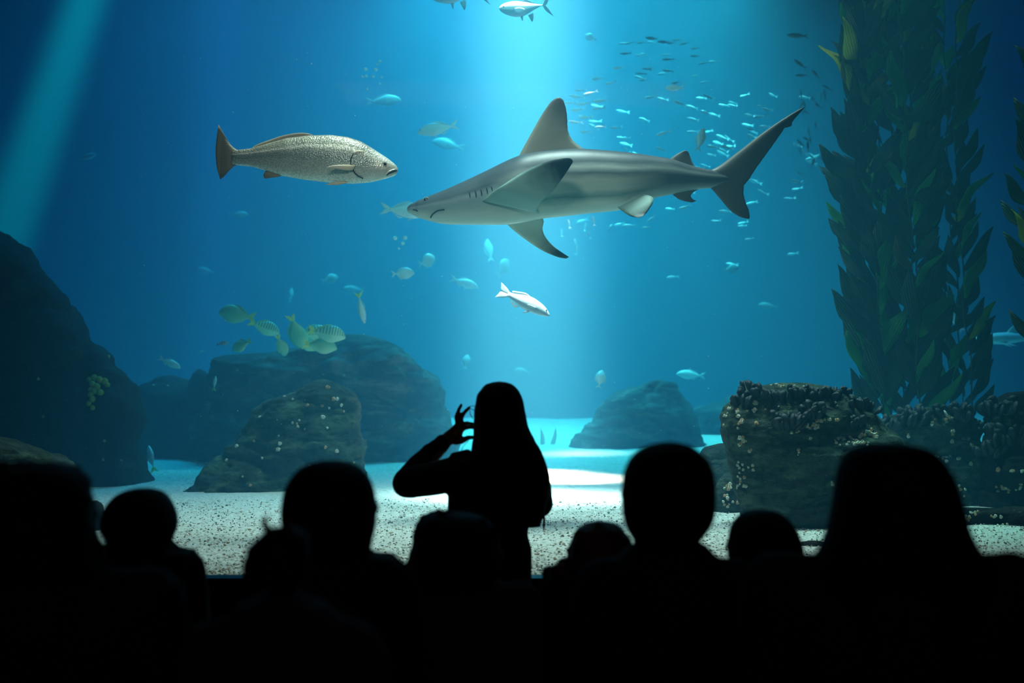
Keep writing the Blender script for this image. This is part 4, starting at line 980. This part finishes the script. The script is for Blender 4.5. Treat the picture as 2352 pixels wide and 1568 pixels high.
def head_parts(c, hr, hz, turn=0):
    """skull with face towards +Y; c centre, hr half width, hz half height"""
    M = Matrix.Rotation(turn, 3, 'Z')
    def q(x, y, z): return Vector(c) + M @ Vector((x * hr, y * hr, z * hz))
    ps = [ellipsoid(q(0, -.12, .12), (hr, hr * 1.22, hz * .86), 20, 14, M), ellipsoid(q(0, .25, -.35), (hr * .74, hr * .82, hz * .62), 16, 12, M),
          cap(q(0, .95, .02), q(0, 1.28, -.26), hr * .09, hr * .16), cap(q(-.5, .92, .18), q(.5, .92, .18), hr * .13, hr * .13),
          ellipsoid(q(0, .85, -.78), (hr * .26, hr * .22, hz * .15), 12, 8, M), cap(q(-.22, 1.0, -.52), q(.22, 1.0, -.52), hr * .09, hr * .09)]
    for s in (1, -1):
        ps.append(ellipsoid(q(s * 1.0, -.05, -.05), (hr * .13, hr * .2, hz * .22), 10, 8, M)); ps.append(ellipsoid(q(s * .55, .72, -.2), (hr * .28, hr * .25, hz * .2), 10, 8, M))
    eyes = [q(s * .38, .98, .04) for s in (1, -1)]
    return ps, eyes
def hand(w, dirv, side, palm_n, s=1.0, pose=None):
    """relaxed curled hand hanging from wrist w"""
    w = Vector(w); d = Vector(dirv).normalized(); pn = Vector(palm_n).normalized(); ax = d.cross(pn) * side
    ps = chain([w, w + d * .045 * s, w + d * .085 * s], [.024 * s, .030 * s, .030 * s])
    for k in range(4):
        o = ax * (.030 - .02 * k) * s; l = (.036, .042, .038, .030)[k] * s; b = w + d * .085 * s + o
        p1 = b + d * l; p2 = p1 + (d + pn * .5).normalized() * l * .7; p3 = p2 + (d * .6 + pn).normalized() * l * .5
        ps += chain([b - d * .02, p1, p2, p3], [.010 * s, .0088 * s, .008 * s, .0068 * s])
    b = w + d * .03 * s + ax * .022 * s; ps += chain([b, b + (d + ax * 1.1).normalized() * .04 * s, b + (d * 1.6 + ax).normalized() * .068 * s + pn * .012 * s], [.013 * s, .010 * s, .008 * s])
    return ps
def px_loft(levels, d, ro, bfun, n=40, yc=0, nl=40, noise_a=0, noise_s=20, clip=None, sq=2.0, seed=0):
    L = sorted(levels); pys = np.linspace(L[0][0], L[-1][0], nl)
    lx = smoothcurve([(a, b) for a, b, c in L], 150); rx = smoothcurve([(a, c) for a, b, c in L], 150); rings = []
    for py in pys:
        A = P(np.interp(py, lx[:, 0], lx[:, 1]), py, d); Bq = P(np.interp(py, rx[:, 0], rx[:, 1]), py, d); c = (A + Bq) / 2; a = max((Bq - A).length / 2, .004)
        b = bfun(a, (py - pys[0]) / (pys[-1] - pys[0])); ycc = yc((py - pys[0]) / (pys[-1] - pys[0])) if callable(yc) else yc; ring = []
        for k in range(n):
            th = 2 * math.pi * k / n; ct, st = math.cos(th), math.sin(th)
            v = Vector((c.x + a * math.copysign(abs(ct) ** (2 / sq), ct), d + ycc + b * math.copysign(abs(st) ** (2 / sq), st), c.z))
            if clip is not None and st > 0 and (py - pys[0]) / (pys[-1] - pys[0]) > clip[0]: v.y = min(v.y, d + clip[1])
            if noise_a: v += Vector((ct, st, .3)) * noise_a * noise.fractal(v * noise_s + Vector((seed, 0, 0)), .8, 2, 3)
            ring.append(v - ro)
        rings.append(ring)
    return loft(rings[::-1])
def person(label, d, hc, hr_px, hz_px, hair, sh_py, sh_px, cloth, hairm=None, hair_noise=0, noise_s=20, extra=(), turn=0, curls=(), hclip=.30, neck=None, extra_parts=()):
    """hc: head centre px; hair: outline levels; sh_py: shoulder top; sh_px: half width px"""
    k = d / F; C = P(hc[0], hc[1], d); root = empty('person', (C.x, d, 0)); tag(root, label, 'person'); ro = Vector(root.location)
    H = C.z + hz_px * k; s = H / 1.6; hr = hr_px * k; hz = hz_px * k; cz = C.z
    shz = P(hc[0], sh_py, d).z - .045 * s; sx = max(.11 * s, sh_px * k - .05 * s)
    ps, eyes = head_parts((0, 0, cz), hr, hz, turn)
    hipz, kz = .50 * H, .27 * H
    ps += chain([(0, -.012, cz - hz * .5), (0, -.02, shz + .01)], [hr * .62, hr * .68])
    ps += chain([(0, -.02, shz), (0, -.015, (shz + hipz) / 2), (0, -.01, hipz)], [.085 * s, .095 * s, .105 * s])
    ps += [cap((-sx * .8, -.02, shz), (sx * .8, -.02, shz), .05 * s, .05 * s)]
    jk = []
    for q in (1, -1):
        S = Vector((q * sx, -.02, shz)); E = Vector((q * (sx + .035 * s), -.02, shz - .27 * s)); Wr = Vector((q * (sx + .02 * s), .09 * s, shz - .49 * s))
        ps += chain([S, E, Wr], [.045 * s, .036 * s, .024 * s]) + hand(Wr, (0, .12, -1), q, (-q, .2, 0), s)
        ps += chain([(q * .075 * s, -.01, hipz), (q * .085 * s, 0, kz), (q * .085 * s, -.02, .07 * s)], [.082 * s, .052 * s, .035 * s]) + [cap((q * .085 * s, -.04, .035 * s), (q * .095 * s, .13 * s, .025 * s), .03 * s, .022 * s)]
        jk += chain([S + Vector((0, 0, .005)), E, Wr + Vector((0, 0, .02))], [.066 * s, .056 * s, .042 * s])
    add('body', remesh(ps, .0085, 3), SKIN, root)
    for e in eyes: mesh('eye', ellipsoid(e, (.011, .011, .011), 10, 8), EYE, root)
    jk += [cap((-sx * .85, -.02, shz), (sx * .85, -.02, shz), .068 * s, .068 * s), cap((0, -.015, shz - .02), (0, -.015, hipz - .02), .14 * s, .135 * s),
           cap((-sx * .6, -.015, shz - .05), (-.07 * s, -.01, hipz - .05 * s), .105 * s, .10 * s), cap((sx * .6, -.015, shz - .05), (.07 * s, -.01, hipz - .05 * s), .105 * s, .10 * s),
           cap((0, -.02, shz + .02), (0, -.02, shz + .06 * s), .075 * s, hr * .85)]
    for (x, y, rx, rz) in extra: 
        c = P(x, y, d) - ro; jk.append(ellipsoid((c.x, -.05, c.z), (rx * k, max(.05, rx * k * .7), rz * k), 14, 10))
    for vf in extra_parts: jk.append(vf(ro))
    add('jacket', remesh(jk, .011, 3), cloth, root)
    tr_ = []
    for q in (1, -1): tr_ += chain([(q * .07 * s, -.01, hipz), (q * .085 * s, 0, kz), (q * .088 * s, -.02, .09 * s)], [.105 * s, .078 * s, .062 * s])
    add('trousers', remesh(tr_, .013, 2), TROU, root)
    for q in (1, -1): add('shoe', remesh([cap((q * .085 * s, -.045 * s, .045 * s), (q * .098 * s, .15 * s, .036 * s), .045 * s, .036 * s)], .008, 1), SHOE, root)
    hv = px_loft(hair, d, ro, lambda a, f: min(max(a * 1.15, .03), hr * 1.42), yc=lambda f: -.012 - .02 * f, noise_a=hair_noise, noise_s=noise_s, clip=(hclip, .035), seed=hc[0])
    hp = [hv]
    for (x, y, r) in curls:
        c = P(x, y, d) - ro; hp.append(ellipsoid((c.x, -.02 + rk.uniform(-.03, .03), c.z), (r * k, r * k, r * k), 8, 6))
    if curls or hair_noise: add('hair', remesh(hp, .006, 1), hairm or HAIRM, root)
    else: mesh('hair', hv, hairm or HAIRM, root)
    return root
def curlring(levels, r, n, seed=0):
    q = random.Random(seed); out = []
    L = sorted(levels)
    for i in range(n):
        y = q.uniform(L[0][0] + 4, L[-1][0]); xl = np.interp(y, [a for a, b, c in L], [b for a, b, c in L]); xr = np.interp(y, [a for a, b, c in L], [c for a, b, c in L])
        out.append((q.choice((xl + r * .4, xr - r * .4, q.uniform(xl, xr))), y, r * q.uniform(.6, 1.2)))
    for i in range(n // 3): out.append((q.uniform(L[0][1], L[0][2]), L[0][0] + q.uniform(0, 5), r * q.uniform(.5, 1)))
    return out

hA = [(1064, 0, 130), (1070, -30, 165), (1082, -48, 190), (1105, -60, 210), (1150, -62, 217), (1200, -60, 222), (1250, -50, 238), (1300, -40, 250)]
person('person with bushy curly hair cut off by the left edge', 2.35, (85, 1185), 108, 125, hA, 1330, 330, CLOTH[0], hair_noise=.006, noise_s=28, curls=curlring(hA, 13, 46, 1))
hB = [(1121, 310, 352), (1126, 290, 372), (1138, 268, 388), (1160, 250, 402), (1185, 241, 411), (1210, 240, 411), (1235, 252, 402), (1255, 268, 392)]
person('child with short rounded hair and a stiff collar beside the curly person', 3.3, (326, 1193), 76, 72, hB, 1275, 112, CLOTH[0],
       extra_parts=(lambda ro: (lambda A, B: box(A.x - ro.x, B.x - ro.x, -.10, .03, B.z, A.z))(P(392, 1260, 3.3), P(447, 1352, 3.3)),))
hC = [(1057, 740, 785), (1062, 715, 810), (1075, 690, 832), (1095, 672, 850), (1120, 658, 861), (1150, 652, 866), (1180, 650, 868), (1210, 654, 866), (1235, 664, 860), (1262, 680, 855)]
person('tall man with short cropped hair left of the standing woman', 2.75, (760, 1160), 100, 104, hC, 1306, 190, CLOTH[0], extra=((890, 1300, 32, 34),),
       extra_parts=(lambda ro: (lambda A, B: box(A.x - ro.x, B.x - ro.x, -.10, .03, B.z, A.z))(P(850, 1269, 2.75), P(912, 1370, 2.75)),))
hC2 = [(1212, 620, 680), (1218, 604, 700), (1228, 598, 712), (1250, 588, 716), (1275, 570, 718), (1300, 565, 716), (1330, 572, 712)]
pc2 = person('small child with a curled tuft of hair in front of the cropped hair man', 2.15, (655, 1285), 52, 66, hC2, 1450, 78, CLOTH[2], hair_noise=.003, curls=((585, 1262, 16), (578, 1290, 17), (580, 1312, 15), (594, 1245, 12)))
ro = Vector(pc2.location)
tf = [P(x, y, 2.15) - ro for x, y in ((622, 1220), (613, 1212), (608, 1203), (607, 1195), (612, 1187), (618, 1188))]
mesh('hair_tuft', tube(smoothcurve([tuple(v) for v in tf], 14), [.0065, .0065, .0065, .0065, .0065, .006, .0055, .005, .0045, .004, .0035, .003, .0025, .0015], 8), HAIRM, pc2)
hbd = [P(x, y, 2.09) - ro for x, y in ((612, 1224), (640, 1218), (672, 1216))]
mesh('top_band', tube(smoothcurve([tuple(v) for v in hbd], 8), .007, 8), CLOTH[3], pc2)  # thin grey-blue strip across the top of the head
hD = [(1176, 1000, 1070), (1182, 985, 1100), (1195, 968, 1122), (1215, 954, 1138), (1245, 946, 1148), (1275, 940, 1152), (1300, 936, 1152), (1322, 938, 1150)]
person('person with thick round hair and grey coat directly in front of the standing woman', 3.35, (1045, 1268), 88, 92, hD, 1352, 190, CLOTH[3], hair_noise=.004, curls=curlring(hD, 12, 26, 4))
hE = [(1197, 1365, 1395), (1202, 1345, 1412), (1215, 1325, 1432), (1235, 1313, 1446), (1260, 1306, 1452), (1285, 1302, 1450), (1305, 1300, 1446)]
person('small child with wavy brown hair right of the standing woman', 3.5, (1378, 1262), 64, 62, hE, 1330, 130, CLOTH[0], hairm=BROWNHM, hair_noise=.008, noise_s=40, curls=curlring(hE, 8, 22, 5) + [(1262, 1318, 20), (1280, 1308, 20), (1296, 1300, 20), (1306, 1310, 24), (1290, 1325, 22)])
hF = [(1015, 1515, 1555), (1020, 1490, 1580), (1032, 1465, 1600), (1052, 1445, 1622), (1080, 1432, 1635), (1115, 1426, 1640), (1150, 1425, 1640), (1185, 1428, 1636), (1215, 1438, 1622), (1240, 1452, 1602), (1265, 1458, 1590)]
person('tall teenager with smooth bowl cut hair on a long neck right of the woman', 2.75, (1532, 1128), 98, 106, hF, 1305, 200, CLOTH[0], extra=((1420, 1345, 70, 34),))
hG = [(1170, 1725, 1765), (1175, 1705, 1785), (1188, 1688, 1805), (1208, 1676, 1822), (1235, 1669, 1834), (1262, 1667, 1840), (1290, 1672, 1838), (1312, 1682, 1832)]
person('child with a smooth round head between the teenager and the long haired person', 3.1, (1753, 1250), 80, 78, hG, 1318, 130, CLOTH[0])
hH = [(1018, 1990, 2075), (1022, 1965, 2105), (1034, 1943, 2132), (1055, 1928, 2155), (1090, 1917, 2178), (1130, 1910, 2192), (1170, 1903, 2203), (1210, 1893, 2213), (1250, 1877, 2232), (1280, 1860, 2252), (1310, 1845, 2270), (1400, 1850, 2270)]
person('broad shouldered person with long straight hair nearest the right edge', 2.3, (2045, 1150), 112, 122, hH, 1296, 330, CLOTH[0], hclip=.2)

# ------------------------------------------------------------------ the standing woman
DW = 4.95; kw = DW / F
wm = empty('person', (P(1146, 900, DW).x, DW, 0)); tag(wm, 'woman with long straight hair standing at the window with both hands raised to her face', 'person')
WO = Vector(wm.location)
def Wp(px, py, off=0.0): return P(px, py, DW + off) - WO
hc = Wp(1147, 945); ps, eyes = head_parts(hc, .072, .108)
ps += chain([Wp(1149, 990, -.01), Wp(1149, 1052, -.02)], [.048, .055])
ps += [cap(Wp(1060, 1080, -.02), Wp(1212, 1080, -.02), .048, .048)]
ps += chain([Wp(1126, 1085, -.02), Wp(1126, 1190, -.015), Wp(1126, 1330, -.01)], [.10, .095, .115])
ps += chain([Wp(1055, 1085, -.02), Wp(935, 1112, .07), Wp(1018, 1018, .16), Wp(1030, 1005, .17)], [.045, .036, .026, .024])
# left hand: palm, four fingers of different length, thumb from the side
def hf(pts, rads): return chain([Wp(*p) for p in pts], rads)
ps += hf([(1030, 1005, .17), (1045, 996, .172), (1057, 978, .175), (1056, 966, .175)], [.024, .027, .020, .013])
ps += hf([(1042, 1008, .17), (1054, 1010, .172)], [.020, .013])
ps += hf([(1050, 966, .170), (1048, 957, .168), (1054, 940, .168), (1060, 929, .170)], [.0095, .0082, .0072, .0060])        # little finger
ps += hf([(1058, 964, .176), (1062, 954, .176), (1069, 944, .178), (1078, 936, .182)], [.0095, .0085, .0075, .0062])        # ring finger
ps += hf([(1058, 976, .176), (1072, 972, .195), (1086, 974, .215), (1096, 980, .225)], [.010, .0088, .0080, .0066])         # middle finger
ps += hf([(1057, 986, .170), (1068, 982, .172), (1081, 980, .180), (1093, 984, .190)], [.0112, .0092, .0082, .0068])        # index finger
ps += hf([(1048, 1014, .168), (1062, 1012, .165), (1074, 1005, .172), (1087, 1004, .182)], [.013, .0108, .0095, .0075])     # thumb
# right arm folded up in front, hand at the face
ps += chain([Wp(1215, 1085, -.02), Wp(1236, 1155, .10), Wp(1195, 1030, .24), Wp(1190, 1010, .235)], [.045, .036, .026, .024])
ps += hf([(1190, 1010, .235), (1183, 995, .235), (1178, 982, .23)], [.024, .026, .018])
for k, (x, y) in enumerate(((1150, 962), (1146, 972), (1146, 982), (1152, 992))):
    ps += hf([(1180, 976 + 7 * k, .235), (1165, 967 + 7 * k, .25), (x, y, .245)], [.0100 - .0006 * k, .0085 - .0004 * k, .0066])
ps += hf([(1186, 1002, .22), (1172, 1006, .215), (1160, 1002, .20)], [.012, .010, .0075])
for q in (1, -1):
    x0 = Wp(1126, 1330).x; ps += chain([(x0 + q * .08, -.01, .84), (x0 + q * .09, 0, .46), (x0 + q * .09, -.02, .07)], [.085, .055, .036]) + [cap((x0 + q * .09, -.04, .035), (x0 + q * .10, .14, .025), .03, .022)]
add('body', remesh(ps, .0052, 2), SKIN, wm)
for e in eyes: mesh('eye', ellipsoid(e, (.011, .011, .011), 10, 8), EYE, wm)
jl = [(1036, 1110, 1185), (1046, 1072, 1205), (1060, 1045, 1222), (1085, 1030, 1232), (1143, 1029, 1228), (1190, 1029, 1220), (1225, 1029, 1212), (1262, 1029, 1221), (1325, 1028, 1221), (1420, 1024, 1226)]
jk = [px_loft(jl, DW, WO, lambda a, f: .085 + .03 * math.sin(math.pi * f), yc=-.01, sq=2.4)]
jk += chain([Wp(1062, 1084, -.02), Wp(1000, 1098, .03), Wp(937, 1108, .075)], [.062, .060, .056])
jk += [cap(Wp(932, 1112, .08), Wp(962, 1106, .06), .048, .05)]
jk += chain([Wp(934, 1108, .08), Wp(960, 1072, .11), Wp(990, 1042, .14), Wp(1016, 1018, .16)], [.050, .044, .037, .031])
jk += [ellipsoid(Wp(983, 1034, .13), (.024, .03, .024), 12, 8), ellipsoid(Wp(966, 1052, .12), (.026, .03, .026), 12, 8), ellipsoid(Wp(1014, 1012, .16), (.022, .028, .024), 12, 8)]
jk += chain([Wp(1212, 1086, -.02), Wp(1228, 1120, .03), Wp(1236, 1155, .09)], [.062, .060, .052])
jk += chain([Wp(1238, 1155, .10), Wp(1220, 1100, .18), Wp(1198, 1040, .235)], [.052, .046, .034])
jk += [ellipsoid(Wp(1040 + 9 * i, 1046 - 2 * i, -.01), (.010, .03, .012), 8, 6) for i in range(5)]
add('jacket', remesh(jk, .008, 2), CLOTH[1], wm)
tr_ = []
for q in (1, -1): tr_ += chain([(x0 + q * .075, -.01, .86), (x0 + q * .09, 0, .46), (x0 + q * .092, -.02, .09)], [.11, .075, .055])
add('trousers', remesh(tr_, .013, 2), TROU, wm)
for q in (1, -1): add('shoe', remesh([cap((x0 + q * .09, -.045, .045), (x0 + q * .10, .15, .036), .045, .036)], .008, 1), SHOE, wm)
hl = [(877, 1132, 1162), (881, 1118, 1175), (890, 1108, 1186), (905, 1098, 1196), (925, 1092, 1203), (950, 1089, 1207), (980, 1088, 1214), (1005, 1087, 1226), (1030, 1083, 1240), (1055, 1082, 1251), (1080, 1088, 1259), (1110, 1098, 1262), (1150, 1110, 1255), (1200, 1125, 1240)]
hv = px_loft(hl, DW, WO, lambda a, f: min(max(a * 1.15, .02), .108 - .055 * max(0, f - .3)), yc=lambda f: -.012 - .11 * min(1, max(0, (f - .25) * 1.6)), clip=(.12, .03), nl=70, n=56, noise_a=.0018, noise_s=30)
mesh('hair', hv, HAIRM, wm)
for pts in (((1076, 934, .17), (1084, 932, .12), (1092, 933, .05)), ((1078, 937, .17), (1085, 940, .12), (1093, 943, .05)), ((1079, 940, .15), (1080, 950, .1), (1086, 961, .04)), ((1076, 1012, 0), (1066, 1022, .02), (1060, 1034, .02))):
    mesh('hair_strand', tube(smoothcurve([tuple(Wp(*p)) for p in pts], 10), .0012, 5), HAIRM, wm)
mesh('drawstring', tube([Wp(1249, 1180, .03), Wp(1250, 1195, .03), Wp(1249, 1208, .03), Wp(1249, 1219, .03)], [.003, .0045, .004, .0015], 8), CLOTH[0], wm)
